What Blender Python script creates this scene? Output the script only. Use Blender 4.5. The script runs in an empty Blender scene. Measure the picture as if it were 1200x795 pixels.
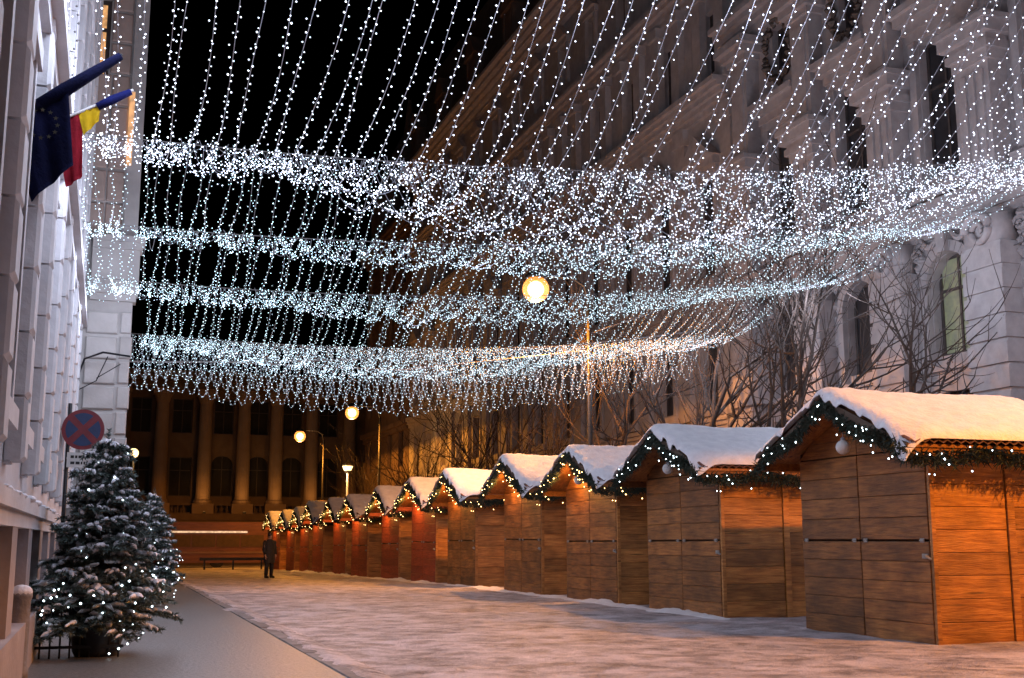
import bpy, math, random
from mathutils import Vector, Matrix, noise
R = math.radians
S = bpy.context.scene
C = S.collection
random.seed(7)

# ------------------------------------------------------------------ camera
cam_d = bpy.data.cameras.new("camera"); cam = bpy.data.objects.new("camera", cam_d); C.objects.link(cam)
cam_d.sensor_width = 36.0; cam_d.lens = 36.0*1370/1200
cam_d.clip_start = 0.05; cam_d.clip_end = 600
cam.location = (0, 0, 1.3)
cam.rotation_euler = (R(90+9.73), 0, R(-19.05))
S.camera = cam

# ------------------------------------------------------------------ night sky, faint added fill, exposure
W = bpy.data.worlds.new("World"); S.world = W; W.use_nodes = True
nt = W.node_tree; bg = nt.nodes['Background']
sk = nt.nodes.new('ShaderNodeTexSky'); sk.sky_type = 'NISHITA'; sk.sun_disc = False
sk.sun_elevation = R(-9); sk.sun_rotation = R(220)
nt.links.new(sk.outputs[0], bg.inputs[0]); bg.inputs[1].default_value = 0.05
md = bpy.data.lights.new("sky_fill", 'SUN'); md.energy = 0.02; md.angle = R(0.5); md.color = (0.75, 0.85, 1)  # dim bluish fill added for sky glow, not a real moon
mo = bpy.data.objects.new("sky_fill", md); C.objects.link(mo); mo.rotation_euler = (R(40), 0, R(-30)); mo.location = (0, 0, 60)
S.view_settings.view_transform = 'Standard'; S.view_settings.look = 'None'
S.view_settings.exposure = 0; S.view_settings.gamma = 1
S.render.engine = 'CYCLES'
S.cycles.use_denoising = True; S.cycles.use_light_tree = True
S.cycles.sample_clamp_indirect = 4; S.cycles.sample_clamp_direct = 0
S.cycles.caustics_reflective = False; S.cycles.caustics_refractive = False
S.cycles.max_bounces = 5; S.cycles.diffuse_bounces = 3; S.cycles.glossy_bounces = 2

SODIUM = (1.0, 0.345, 0.03)
LED_E, LED_COOL, LED_CYAN = 5.0, (0.74, 0.82, 1.0), (0.56, 0.78, 0.90)
LAMP_W = 3000.0
CURTAIN_W = 60.0

# ------------------------------------------------------------------ materials
def mat(name, col, rough=0.7, var=0.25, scale=3.0, bump=0.0, bscale=20.0, stretch=(1, 1, 1), col2=None,
        rnd=0.0, metal=0.0, detail=6, knots=False):
    m = bpy.data.materials.new(name); m.use_nodes = True
    n, l = m.node_tree.nodes, m.node_tree.links
    p = n['Principled BSDF']; p.inputs['Roughness'].default_value = rough; p.inputs['Metallic'].default_value = metal
    tc = n.new('ShaderNodeTexCoord'); mp = n.new('ShaderNodeMapping'); mp.inputs['Scale'].default_value = stretch
    oi = n.new('ShaderNodeObjectInfo')
    l.new(tc.outputs['Object'], mp.inputs['Vector'])
    ml = n.new('ShaderNodeMath'); ml.operation = 'MULTIPLY'; ml.inputs[1].default_value = 37.0 if rnd else 0.0
    l.new(oi.outputs['Random'], ml.inputs[0]); l.new(ml.outputs[0], mp.inputs['Location'])
    ns = n.new('ShaderNodeTexNoise'); ns.inputs['Scale'].default_value = scale; ns.inputs['Detail'].default_value = detail
    ns.inputs['Roughness'].default_value = 0.6
    l.new(mp.outputs[0], ns.inputs['Vector'])
    rp = n.new('ShaderNodeValToRGB'); rp.color_ramp.elements[0].position = 0.3; rp.color_ramp.elements[1].position = 0.7
    c2 = col2 or tuple(min(1, c*(1+var)) for c in col); c1 = col if col2 else tuple(c*(1-var) for c in col)
    rp.color_ramp.elements[0].color = (*c1, 1); rp.color_ramp.elements[1].color = (*c2, 1)
    l.new(ns.outputs['Fac'], rp.inputs[0])
    out = rp.outputs[0]
    if rnd:
        mr = n.new('ShaderNodeMapRange'); mr.inputs['To Min'].default_value = 1-rnd; mr.inputs['To Max'].default_value = 1+rnd*0.6
        l.new(oi.outputs['Random'], mr.inputs[0])
        hs = n.new('ShaderNodeHueSaturation'); l.new(out, hs.inputs['Color']); l.new(mr.outputs[0], hs.inputs['Value'])
        out = hs.outputs[0]
    if knots:        # dark knots and broad weather stains in the boards
        vo = n.new('ShaderNodeTexVoronoi'); vo.inputs['Scale'].default_value = 0.62; l.new(mp.outputs[0], vo.inputs['Vector'])
        k1 = n.new('ShaderNodeMapRange'); k1.inputs['From Min'].default_value = .05; k1.inputs['From Max'].default_value = .15; k1.inputs['To Min'].default_value = .32
        l.new(vo.outputs['Distance'], k1.inputs[0])
        st = n.new('ShaderNodeTexNoise'); st.inputs['Scale'].default_value = 1.7; st.inputs['Detail'].default_value = 5
        av = n.new('ShaderNodeVectorMath'); av.operation = 'ADD'; l.new(tc.outputs['Object'], av.inputs[0]); l.new(ml.outputs[0], av.inputs[1]); l.new(av.outputs[0], st.inputs['Vector'])
        k2 = n.new('ShaderNodeMapRange'); k2.inputs['From Min'].default_value = .32; k2.inputs['From Max'].default_value = .62; k2.inputs['To Min'].default_value = .55; k2.inputs['To Max'].default_value = 1.1
        l.new(st.outputs['Fac'], k2.inputs[0])
        km_ = n.new('ShaderNodeMath'); km_.operation = 'MULTIPLY'; l.new(k1.outputs[0], km_.inputs[0]); l.new(k2.outputs[0], km_.inputs[1])
        h2 = n.new('ShaderNodeHueSaturation'); l.new(out, h2.inputs['Color']); l.new(km_.outputs[0], h2.inputs['Value']); out = h2.outputs[0]
    l.new(out, p.inputs['Base Color'])
    if bump:
        bn = n.new('ShaderNodeTexNoise'); bn.inputs['Scale'].default_value = bscale; bn.inputs['Detail'].default_value = 5
        l.new(mp.outputs[0], bn.inputs['Vector'])
        b = n.new('ShaderNodeBump'); b.inputs['Strength'].default_value = bump; b.inputs['Distance'].default_value = 0.05
        l.new(bn.outputs['Fac'], b.inputs['Height']); l.new(b.outputs[0], p.inputs['Normal'])
    return m

def emis(name, col, e, sample='AUTO', var=0.4):
    m = bpy.data.materials.new(name); m.use_nodes = True
    n, l = m.node_tree.nodes, m.node_tree.links
    p = n['Principled BSDF']; p.inputs['Base Color'].default_value = (0.2, 0.2, 0.2, 1)
    p.inputs['Emission Color'].default_value = (*col, 1); p.inputs['Emission Strength'].default_value = e
    # faint unevenness from a noise so that no two areas glow alike
    tc = n.new('ShaderNodeTexCoord'); ns = n.new('ShaderNodeTexNoise'); ns.inputs['Scale'].default_value = 9
    l.new(tc.outputs['Object'], ns.inputs['Vector'])
    mr = n.new('ShaderNodeMapRange'); mr.inputs['From Min'].default_value = 0.3; mr.inputs['From Max'].default_value = 0.7
    mr.inputs['To Min'].default_value = e*(1-var); mr.inputs['To Max'].default_value = e*(1+var)
    l.new(ns.outputs['Fac'], mr.inputs[0]); l.new(mr.outputs[0], p.inputs['Emission Strength'])
    m.cycles.emission_sampling = sample
    return m

M = {}
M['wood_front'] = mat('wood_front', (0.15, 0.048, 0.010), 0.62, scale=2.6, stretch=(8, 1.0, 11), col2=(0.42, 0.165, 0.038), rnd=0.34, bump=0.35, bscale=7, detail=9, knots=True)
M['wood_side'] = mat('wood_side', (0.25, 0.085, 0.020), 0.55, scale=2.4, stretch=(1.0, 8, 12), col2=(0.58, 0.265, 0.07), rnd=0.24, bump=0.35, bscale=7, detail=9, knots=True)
M['wood_red'] = mat('wood_red', (0.20, 0.035, 0.014), 0.6, scale=2.6, stretch=(8, 1.0, 13), col2=(0.46, 0.09, 0.035), rnd=0.22, bump=0.2, bscale=9)
M['wood_dark'] = mat('wood_dark', (0.05, 0.03, 0.018), 0.7, scale=4, col2=(0.09, 0.05, 0.028), bump=0.1)
M['roof_sheet'] = mat('roof_sheet', (0.12, 0.05, 0.035), 0.6, scale=5, var=0.3)
M['snow'] = mat('snow', (0.66, 0.65, 0.70), 0.65, scale=5, col2=(0.82, 0.81, 0.85), bump=0.5, bscale=22)
M['needle'] = mat('needle', (0.007, 0.016, 0.010), 0.75, scale=6, col2=(0.020, 0.034, 0.022))
M['fir_needle'] = mat('fir_needle', (0.018, 0.040, 0.026), 0.7, scale=5, col2=(0.17, 0.21, 0.195))
M['bark'] = mat('bark', (0.03, 0.019, 0.015), 0.85, scale=8, stretch=(4, 4, 1), col2=(0.075, 0.05, 0.037), bump=0.4)
M['iron'] = mat('iron', (0.025, 0.025, 0.028), 0.45, scale=9, var=0.3, metal=0.6)
M['lamp_paint'] = mat('lamp_paint', (0.035, 0.032, 0.03), 0.5, scale=9, var=0.25, metal=0.2)
M['steel'] = mat('steel', (0.30, 0.28, 0.26), 0.5, scale=9, var=0.25, metal=0.3)
M['wire'] = mat('wire', (0.30, 0.30, 0.34), 0.5, scale=9, var=0.2)
M['cable'] = mat('cable', (0.16, 0.15, 0.15), 0.6, scale=9, var=0.2)
M['plaster_left'] = mat('plaster_left', (0.50, 0.49, 0.51), 0.8, scale=1.4, col2=(0.68, 0.67, 0.69), bump=0.15, bscale=18)
M['plinth'] = mat('plinth', (0.26, 0.225, 0.23), 0.8, scale=1.6, col2=(0.36, 0.315, 0.32), bump=0.2, bscale=14)
M['pier'] = mat('pier', (0.36, 0.33, 0.31), 0.8, scale=1.2, col2=(0.50, 0.46, 0.44), bump=0.15, bscale=14, rnd=0.1)
M['pier_warm'] = mat('pier_warm', (0.34, 0.25, 0.21), 0.8, scale=1.2, col2=(0.46, 0.35, 0.30), bump=0.15, bscale=14, rnd=0.12)
M['stone_a'] = mat('stone_a', (0.36, 0.32, 0.315), 0.85, scale=3.0, col2=(0.48, 0.435, 0.425), bump=0.2, bscale=9)
M['stone_b'] = mat('stone_b', (0.38, 0.34, 0.33), 0.85, scale=2.6, col2=(0.53, 0.48, 0.465), bump=0.2, bscale=9)
M['stone_c'] = mat('stone_c', (0.13, 0.085, 0.065), 0.85, scale=0.8, col2=(0.22, 0.15, 0.115), bump=0.2, bscale=9)
M['slate'] = mat('slate', (0.09, 0.07, 0.06), 0.7, scale=2.5, col2=(0.18, 0.14, 0.115), bump=0.3, bscale=12)
M['end_column'] = mat('end_column', (0.36, 0.25, 0.16), 0.85, scale=0.7, col2=(0.46, 0.33, 0.22), bump=0.15, bscale=6)
M['end_stone'] = mat('end_stone', (0.13, 0.085, 0.055), 0.85, scale=0.7, col2=(0.21, 0.145, 0.095), bump=0.15, bscale=6)
M['glass'] = mat('glass', (0.035, 0.033, 0.036), 0.3, scale=2, var=0.4)
M['glass_dull'] = mat('glass_dull', (0.012, 0.011, 0.011), 0.75, scale=2, var=0.4)
M['frame'] = mat('frame', (0.07, 0.055, 0.05), 0.6, scale=5, var=0.3)
M['gold_orn'] = mat('gold_orn', (0.09, 0.065, 0.05), 0.6, scale=7, var=0.5)
M['pot'] = mat('pot', (0.012, 0.014, 0.022), 0.5, scale=6, var=0.4)
M['navy'] = mat('navy', (0.004, 0.005, 0.024), 0.95, scale=5, var=0.3, bump=0.2, bscale=40)
M['flag_red'] = mat('flag_red', (0.22, 0.010, 0.02), 0.75, scale=5, var=0.3, bump=0.2, bscale=40)
M['flag_yellow'] = mat('flag_yellow', (0.48, 0.30, 0.01), 0.75, scale=5, var=0.25)
M['flag_blue'] = mat('flag_blue', (0.010, 0.014, 0.09), 0.75, scale=5, var=0.3)
M['dull_gold'] = mat('dull_gold', (0.03, 0.022, 0.008), 0.7, scale=5, var=0.3)
M['sign_red'] = mat('sign_red', (0.17, 0.012, 0.02), 0.45, scale=8, var=0.2)
M['sign_blue'] = mat('sign_blue', (0.012, 0.03, 0.10), 0.45, scale=8, var=0.2)
M['sign_white'] = mat('sign_white', (0.55, 0.54, 0.53), 0.5, scale=8, var=0.1)
M['black'] = mat('black', (0.012, 0.011, 0.012), 0.7, scale=8, var=0.3)
M['bus'] = mat('bus', (0.09, 0.03, 0.02), 0.45, scale=0.9, stretch=(1, 1, 5), col2=(0.17, 0.06, 0.035))
M['bus_cream'] = mat('bus_cream', (0.18, 0.10, 0.06), 0.4, scale=2, var=0.2)
M['rubber'] = mat('rubber', (0.012, 0.012, 0.012), 0.8, scale=9, var=0.3)
M['coat'] = mat('coat', (0.012, 0.011, 0.014), 0.8, scale=12, var=0.3)
M['trousers'] = mat('trousers', (0.010, 0.010, 0.014), 0.8, scale=12, var=0.3)
M['skin'] = mat('skin', (0.30, 0.17, 0.12), 0.6, scale=9, var=0.1)
M['hair'] = mat('hair', (0.02, 0.013, 0.01), 0.6, scale=20, var=0.3)
for _k in ('navy', 'flag_red', 'flag_yellow', 'flag_blue'): M[_k].node_tree.nodes['Principled BSDF'].inputs['Specular IOR Level'].default_value = .08
M['red_cloth'] = mat('red_cloth', (0.14, 0.012, 0.012), 0.7, scale=5, var=0.3)
M['led'] = emis('led', LED_COOL, LED_E, 'NONE', .75)
M['led_cyan'] = emis('led_cyan', LED_CYAN, LED_E*.8, 'NONE', .75)
M['led_soft'] = emis('led_soft', (0.75, 0.92, 1.0), 9.0)
M['led_warm'] = emis('led_warm', (1.0, 0.62, 0.22), 14.0)
M['globe_sodium'] = emis('globe_sodium', (1.0, 0.60, 0.25), 13.0, 'AUTO', .05)
m = emis('halo_shell', (1.0, 0.25, 0.02), 2.4, 'AUTO', .1); M['halo_shell'] = m      # half-clear glowing shell added as the lamp's orange halo
_n, _l = m.node_tree.nodes, m.node_tree.links; _t = _n.new('ShaderNodeBsdfTransparent'); _x = _n.new('ShaderNodeMixShader'); _x.inputs[0].default_value = .5
_l.new(_t.outputs[0], _x.inputs[1]); _l.new(_n['Principled BSDF'].outputs[0], _x.inputs[2]); _l.new(_x.outputs[0], _n['Material Output'].inputs[0])
M['globe_warm'] = emis('globe_warm', (1.0, 0.68, 0.28), 3.0, 'AUTO', .1)
M['lens'] = emis('lens', (1.0, 0.5, 0.15), 0.8)
M['tube_white'] = emis('tube_white', (1.0, 0.66, 0.40), .75)
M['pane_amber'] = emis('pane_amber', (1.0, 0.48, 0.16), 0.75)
M['pane_green'] = emis('pane_green', (0.36, 0.40, 0.10), 0.22)
M['pane_reflect'] = emis('pane_reflect', (0.28, 0.40, 0.62), 0.10)  # weak glow stands in for string lights reflected in the glass

def ground_mat(name, ca, cb, cs, sscale, s0, s1, stretch, bump, rough, tread=False):
    """Worn base (ca..cb) with a layer of snow (cs) where a stretched noise passes s0..s1."""
    m = bpy.data.materials.new(name); m.use_nodes = True
    n, l = m.node_tree.nodes, m.node_tree.links
    p = n['Principled BSDF']; p.inputs['Roughness'].default_value = rough
    tc = n.new('ShaderNodeTexCoord'); mp = n.new('ShaderNodeMapping'); mp.inputs['Scale'].default_value = stretch
    l.new(tc.outputs['Object'], mp.inputs['Vector'])
    a = n.new('ShaderNodeTexNoise'); a.inputs['Scale'].default_value = 20; a.inputs['Detail'].default_value = 8
    l.new(mp.outputs[0], a.inputs['Vector'])
    r1 = n.new('ShaderNodeValToRGB'); r1.color_ramp.elements[0].position = .35; r1.color_ramp.elements[1].position = .65
    r1.color_ramp.elements[0].color = (*ca, 1); r1.color_ramp.elements[1].color = (*cb, 1); l.new(a.outputs['Fac'], r1.inputs[0])
    b = n.new('ShaderNodeTexNoise'); b.inputs['Scale'].default_value = sscale; b.inputs['Detail'].default_value = 9
    b.inputs['Roughness'].default_value = 0.78
    l.new(mp.outputs[0], b.inputs['Vector'])
    r2 = n.new('ShaderNodeMapRange'); r2.inputs['From Min'].default_value = s0; r2.inputs['From Max'].default_value = s1
    l.new(b.outputs['Fac'], r2.inputs[0])
    mx = n.new('ShaderNodeMix'); mx.data_type = 'RGBA'; l.new(r2.outputs[0], mx.inputs[0]); l.new(r1.outputs[0], mx.inputs[6])
    mx.inputs[7].default_value = (*cs, 1); l.new(mx.outputs[2], p.inputs['Base Color'])
    c = n.new('ShaderNodeTexNoise'); c.inputs['Scale'].default_value = 17; c.inputs['Detail'].default_value = 9; c.inputs['Roughness'].default_value = .65
    l.new(mp.outputs[0], c.inputs['Vector'])
    bp = n.new('ShaderNodeBump'); bp.inputs['Strength'].default_value = bump; bp.inputs['Distance'].default_value = 0.08
    hsrc = c.outputs['Fac']
    if tread:            # trodden hollows: soft cells whose middles lie lower and hold less snow
        vo = n.new('ShaderNodeTexVoronoi'); vo.feature = 'SMOOTH_F1'; vo.inputs['Scale'].default_value = 2.6; vo.inputs['Randomness'].default_value = 1
        ad = n.new('ShaderNodeVectorMath'); sc_ = n.new('ShaderNodeVectorMath'); sc_.operation = 'SCALE'; sc_.inputs['Scale'].default_value = .5
        l.new(c.outputs['Color'], sc_.inputs[0]); l.new(mp.outputs[0], ad.inputs[0]); l.new(sc_.outputs[0], ad.inputs[1]); l.new(ad.outputs[0], vo.inputs['Vector'])
        mh = n.new('ShaderNodeMapRange'); mh.inputs['From Min'].default_value = .12; mh.inputs['From Max'].default_value = .42; l.new(vo.outputs['Distance'], mh.inputs[0])
        sm = n.new('ShaderNodeMath'); sm.operation = 'MULTIPLY_ADD'; sm.inputs[1].default_value = .5; l.new(mh.outputs[0], sm.inputs[0]); l.new(c.outputs['Fac'], sm.inputs[2]); hsrc = sm.outputs[0]
        mm = n.new('ShaderNodeMath'); mm.operation = 'MULTIPLY'; m2 = n.new('ShaderNodeMapRange'); m2.inputs['To Min'].default_value = .45; m2.inputs['To Max'].default_value = 1.0
        l.new(mh.outputs[0], m2.inputs[0]); l.new(r2.outputs[0], mm.inputs[0]); l.new(m2.outputs[0], mm.inputs[1]); l.new(mm.outputs[0], mx.inputs[0])
    l.new(hsrc, bp.inputs['Height']); l.new(bp.outputs[0], p.inputs['Normal'])
    return m
M['lane'] = ground_mat('lane', (0.15, 0.13, 0.135), (0.30, 0.265, 0.275), (0.70, 0.64, 0.69), 1.0, 0.36, 0.58, (1, 1.15, 1), 1.0, 0.6, True)
M['pavement'] = ground_mat('pavement', (0.10, 0.095, 0.09), (0.165, 0.155, 0.15), (0.5, 0.5, 0.52), 0.7, 0.62, 0.72, (1.4, 1, 1), 0.3, 0.42)
M['kerb'] = mat('kerb', (0.12, 0.11, 0.11), 0.7, scale=4, col2=(0.22, 0.20, 0.20), bump=0.3, rnd=0.2)
M['earth'] = ground_mat('earth', (0.20, 0.17, 0.15), (0.3, 0.27, 0.25), (0.6, 0.58, 0.6), 0.8, 0.5, 0.7, (1, 1, 1), 0.5, 0.75)

# ------------------------------------------------------------------ mesh helper
def basis(d):
    d = Vector(d).normalized(); u = d.cross(Vector((0, 0, 1)))
    if u.length < 1e-4: u = Vector((1, 0, 0))
    u.normalize(); return u, u.cross(d)

class MB:
    def __init__(s): s.v, s.f, s.m = [], [], []
    def add(s, vs, fs, k=0):
        o = len(s.v); s.v += [tuple(v) for v in vs]; s.f += [tuple(i+o for i in f) for f in fs]; s.m += [k]*len(fs); return s
    def box(s, x0, x1, y0, y1, z0, z1, k=0):
        return s.add([(x0,y0,z0),(x1,y0,z0),(x1,y1,z0),(x0,y1,z0),(x0,y0,z1),(x1,y0,z1),(x1,y1,z1),(x0,y1,z1)],
                     [(0,3,2,1),(4,5,6,7),(0,1,5,4),(1,2,6,5),(2,3,7,6),(3,0,4,7)], k)
    def hexa(s, b, t, k=0):           # two rings of 4 points
        return s.add(list(b)+list(t), [(0,3,2,1),(4,5,6,7),(0,1,5,4),(1,2,6,5),(2,3,7,6),(3,0,4,7)], k)
    def cbox(s, x0, x1, y0, y1, z0, z1, c=0.006, k=0):   # box with the edges of its +-x faces chamfered
        return s.add([(x0,y0+c,z0+c),(x0,y1-c,z0+c),(x0,y1-c,z1-c),(x0,y0+c,z1-c),(x0+c,y0,z0),(x0+c,y1,z0),(x0+c,y1,z1),(x0+c,y0,z1),
                      (x1,y0,z0),(x1,y1,z0),(x1,y1,z1),(x1,y0,z1)],
                     [(0,1,2,3),(0,4,5,1),(1,5,6,2),(2,6,7,3),(3,7,4,0),(4,8,9,5),(5,9,10,6),(6,10,11,7),(7,11,8,4),(8,11,10,9)], k)
    def tube(s, pts, rad, n=6, k=0, cap=True):
        pts = [Vector(p) for p in pts]; N = len(pts)
        if not hasattr(rad, '__len__'): rad = [rad]*N
        vs, fs = [], []
        for i, p in enumerate(pts):
            d = pts[min(i+1, N-1)]-pts[max(i-1, 0)]; u, w = basis(d)
            for j in range(n):
                a = 2*math.pi*j/n; vs.append(p+u*(rad[i]*math.cos(a))+w*(rad[i]*math.sin(a)))
        for i in range(N-1):
            for j in range(n):
                fs.append((i*n+j, i*n+(j+1) % n, (i+1)*n+(j+1) % n, (i+1)*n+j))
        if cap: fs += [tuple(range(n))[::-1], tuple((N-1)*n+j for j in range(n))]
        return s.add(vs, fs, k)
    def lathe(s, prof, n=16, c=(0, 0, 0), k=0, axis='z'):
        vs, fs = [], []
        for (r, z) in prof:
            for j in range(n):
                a = 2*math.pi*j/n; p = (r*math.cos(a), r*math.sin(a), z)
                if axis == 'y': p = (p[0], p[2], p[1])
                if axis == 'x': p = (p[2], p[0], p[1])
                vs.append((p[0]+c[0], p[1]+c[1], p[2]+c[2]))
        for i in range(len(prof)-1):
            for j in range(n): fs.append((i*n+j, i*n+(j+1) % n, (i+1)*n+(j+1) % n, (i+1)*n+j))
        fs += [tuple(range(n))[::-1], tuple((len(prof)-1)*n+j for j in range(n))]
        return s.add(vs, fs, k)
    def ball(s, c, r, n=8, m=6, k=0, sz=1.0):
        prof = [(max(1e-4, r*math.sin(math.pi*i/m)), -r*sz*math.cos(math.pi*i/m)) for i in range(m+1)]
        return s.lathe(prof, n, c, k)
    def octa(s, c, r, k=0):
        x, y, z = c
        return s.add([(x+r,y,z),(x-r,y,z),(x,y+r,z),(x,y-r,z),(x,y,z+r),(x,y,z-r)],
                     [(0,2,4),(2,1,4),(1,3,4),(3,0,4),(2,0,5),(1,2,5),(3,1,5),(0,3,5)], k)
    def prism(s, poly, ax, a0, a1, k=0):   # polygon in the two other axes, extruded along ax
        n = len(poly)
        def P(q, a):
            return (a, q[0], q[1]) if ax == 'x' else (q[0], a, q[1]) if ax == 'y' else (q[0], q[1], a)
        vs = [P(q, a0) for q in poly]+[P(q, a1) for q in poly]
        fs = [tuple(range(n))[::-1], tuple(range(n, 2*n))]+[(i, (i+1) % n, n+(i+1) % n, n+i) for i in range(n)]
        return s.add(vs, fs, k)
    def mesh(s, name, mats, smooth=False):
        me = bpy.data.meshes.new(name); me.from_pydata(s.v, [], s.f)
        if not isinstance(mats, (list, tuple)): mats = [mats]
        for m in mats: me.materials.append(M[m] if isinstance(m, str) else m)
        if len(mats) > 1: me.polygons.foreach_set('material_index', s.m)
        if smooth: me.polygons.foreach_set('use_smooth', [True]*len(s.f))
        me.update(); return me
    def build(s, name, mats, parent=None, smooth=False, loc=(0, 0, 0)):
        return link(name, s.mesh(name, mats, smooth), parent, loc)

def link(name, data, parent=None, loc=(0, 0, 0)):
    o = bpy.data.objects.new(name, data); C.objects.link(o); o.location = loc
    if parent: o.parent = parent
    return o
def tag(o, label=None, cat=None, group=None, kind=None):
    for k, v in (('label', label), ('category', cat), ('group', group), ('kind', kind)):
        if v: o[k] = v
    return o
def thing(name, label, cat, loc=(0, 0, 0), group=None, rz=0):
    o = link(name, None, None, loc); o.empty_display_size = 0.3; o.rotation_euler.z = rz
    return tag(o, label, cat, group)
def copy_tree(o, parent=None):
    c = o.copy(); C.objects.link(c)
    if parent: c.parent = parent
    for ch in o.children: copy_tree(ch, c)
    return c

def gz(y): return -0.012*max(0.0, y-32.0)      # the street falls gently beyond the near huts

# ------------------------------------------------------------------ ground, lane, pavement
def sheet(name, mats, x0, x1, y0, y1, z, nx, ny, amp=0.0, fr=1.0):
    b = MB(); vs, fs = [], []
    for i in range(ny+1):
        y = y0+(y1-y0)*(i/ny)**1.6
        for j in range(nx+1):
            x = x0+(x1-x0)*j/nx
            vs.append((x, y, gz(y)+z+(amp*noise.noise((x*fr, y*fr, 3)) if amp else 0)))
    for i in range(ny):
        for j in range(nx):
            a = i*(nx+1)+j; fs.append((a, a+1, a+nx+2, a+nx+1))
    b.add(vs, fs); o = b.build(name, mats, None, True); o['kind'] = 'structure'; return o
sheet('ground', 'earth', -260, 320, -40, 420, -0.16, 30, 60)
sheet('lane', 'lane', 2.38, 40.0, -8, 140, 0.0, 110, 300, 0.030, 1.3)
sheet('cross_street', 'lane', -40.0, 2.2, 60, 140, -0.06, 30, 60, 0.03, 0.8)
sheet('pavement', 'pavement', -0.9, 2.2, -8, 60, 0.045, 10, 60, 0.004, 0.8)
kerb = thing('kerb', 'low dark stone kerb between grey pavement and snowy lane', 'kerb', (2.29, 0, 0))
kerb['kind'] = 'structure'
km = MB().cbox(-0.085, 0.085, -0.49, 0.49, -0.1, 0.055, 0.012).mesh('kerb_stone', 'kerb')
for i in range(62):
    k = link('kerb_stone', km, kerb, (random.uniform(-.006, .006), -3+i+0.0, gz(-3+i)+random.uniform(-.008, .008)))
# low drift of ploughed snow along the foot of the huts, and a thinner one along the kerb
def drift(name, xa, xb, ya, yb_, hmax, seed):
    b = MB(); vs, fs = [], []; ny, nx = int((yb_-ya)/.09), 10
    for i in range(ny+1):
        y = ya+(yb_-ya)*i/ny; wob = .12*noise.noise((seed, y*.8, 1)); hh = min(1, i/8, (ny-i)/8)*hmax*max(0, .35+1.3*noise.noise((seed*2, y*.9, 4)))+.02
        for j in range(nx+1):
            t = j/nx; x = xa+(xb-xa)*t+wob*(1-abs(2*t-1))
            vs.append((x, y, gz(y)-.03+math.sin(math.pi*t)**.8*min(1, i/8, (ny-i)/8)*(hh*(.7+.6*noise.noise((x*5, y*5, seed)))+.03)))
    for i in range(ny):
        for j in range(nx): a = i*(nx+1)+j; fs.append((a, a+1, a+nx+2, a+nx+1))
    b.add(vs, fs); o = b.build(name, 'snow', None, True); o['kind'] = 'structure'
drift('snow_drift', 9.50, 10.15, 17.2, 66, .10, 3.3)
# trodden snow creeping unevenly over the kerb
b = MB(); vs, fs = [], []
for i in range(520):
    y = 6.5+i*.1; e = 2.30-.30*noise.noise((y*.7, 5, 1))-.12*noise.noise((y*3.1, 9, 1))
    for j in range(6):
        t = j/5; x = e+(2.75-e)*t; zz = gz(y)+(.048 if j == 0 else .066 if x < 2.38 else .066*(1-(x-2.38)/.37)+.012*noise.noise((x*6, y*6, 2)))-(.10 if j == 5 else 0)
        vs.append((x, y, zz))
for i in range(519):
    for j in range(5): a = i*6+j; fs.append((a, a+1, a+7, a+6))
b.add(vs, fs); o = b.build('snow_edge', 'lane', None, True); o['kind'] = 'structure'

# ------------------------------------------------------------------ wall with openings
def wall(mb, mp, u0, u1, v0, v1, ops, depth, k=0):
    """ops: (u0,u1,v0,v1). mp(u,v,n) -> xyz; n grows into the wall."""
    us = sorted({u0, u1, *[o[0] for o in ops], *[o[1] for o in ops]}); vs = sorted({v0, v1, *[o[2] for o in ops], *[o[3] for o in ops]})
    for v_a, v_b in zip(vs, vs[1:]):
        run = None
        for u_a, u_b in zip(us, us[1:]):
            cu, cv = (u_a+u_b)/2, (v_a+v_b)/2
            if any(o[0] < cu < o[1] and o[2] < cv < o[3] for o in ops):
                if run: mb.add([mp(run[0], v_a, 0), mp(run[1], v_a, 0), mp(run[1], v_b, 0), mp(run[0], v_b, 0)], [(0, 1, 2, 3)], k); run = None
                continue
            run = (run[0], u_b) if run else (u_a, u_b)
        if run: mb.add([mp(run[0], v_a, 0), mp(run[1], v_a, 0), mp(run[1], v_b, 0), mp(run[0], v_b, 0)], [(0, 1, 2, 3)], k)
    for (a, c, d, e) in ops:
        q = [(a, d), (c, d), (c, e), (a, e)]
        for i in range(4):
            (p0, p1), (q0, q1) = q[i], q[(i+1) % 4]
            mb.add([mp(p0, p1, 0), mp(q0, q1, 0), mp(q0, q1, depth), mp(p0, p1, depth)], [(0, 1, 2, 3)], k)

def spandrel(mb, mp, uc, w, vt, n0, n1, k=0, seg=10):
    """fills the corners above a round arch of width w whose crown is at vt."""
    r = w/2
    for sgn in (-1, 1):
        for i in range(seg):
            a0, a1 = math.pi/2*i/seg, math.pi/2*(i+1)/seg
            p = [(uc+sgn*r*math.cos(a), vt-r+r*math.sin(a)) for a in (a0, a1)]
            t = [(p[0][0], vt), (p[1][0], vt)]
            poly = [p[0], p[1], t[1], t[0]]
            mb.hexa([mp(x, y, n0) for x, y in poly], [mp(x, y, n1) for x, y in poly], k)

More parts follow.
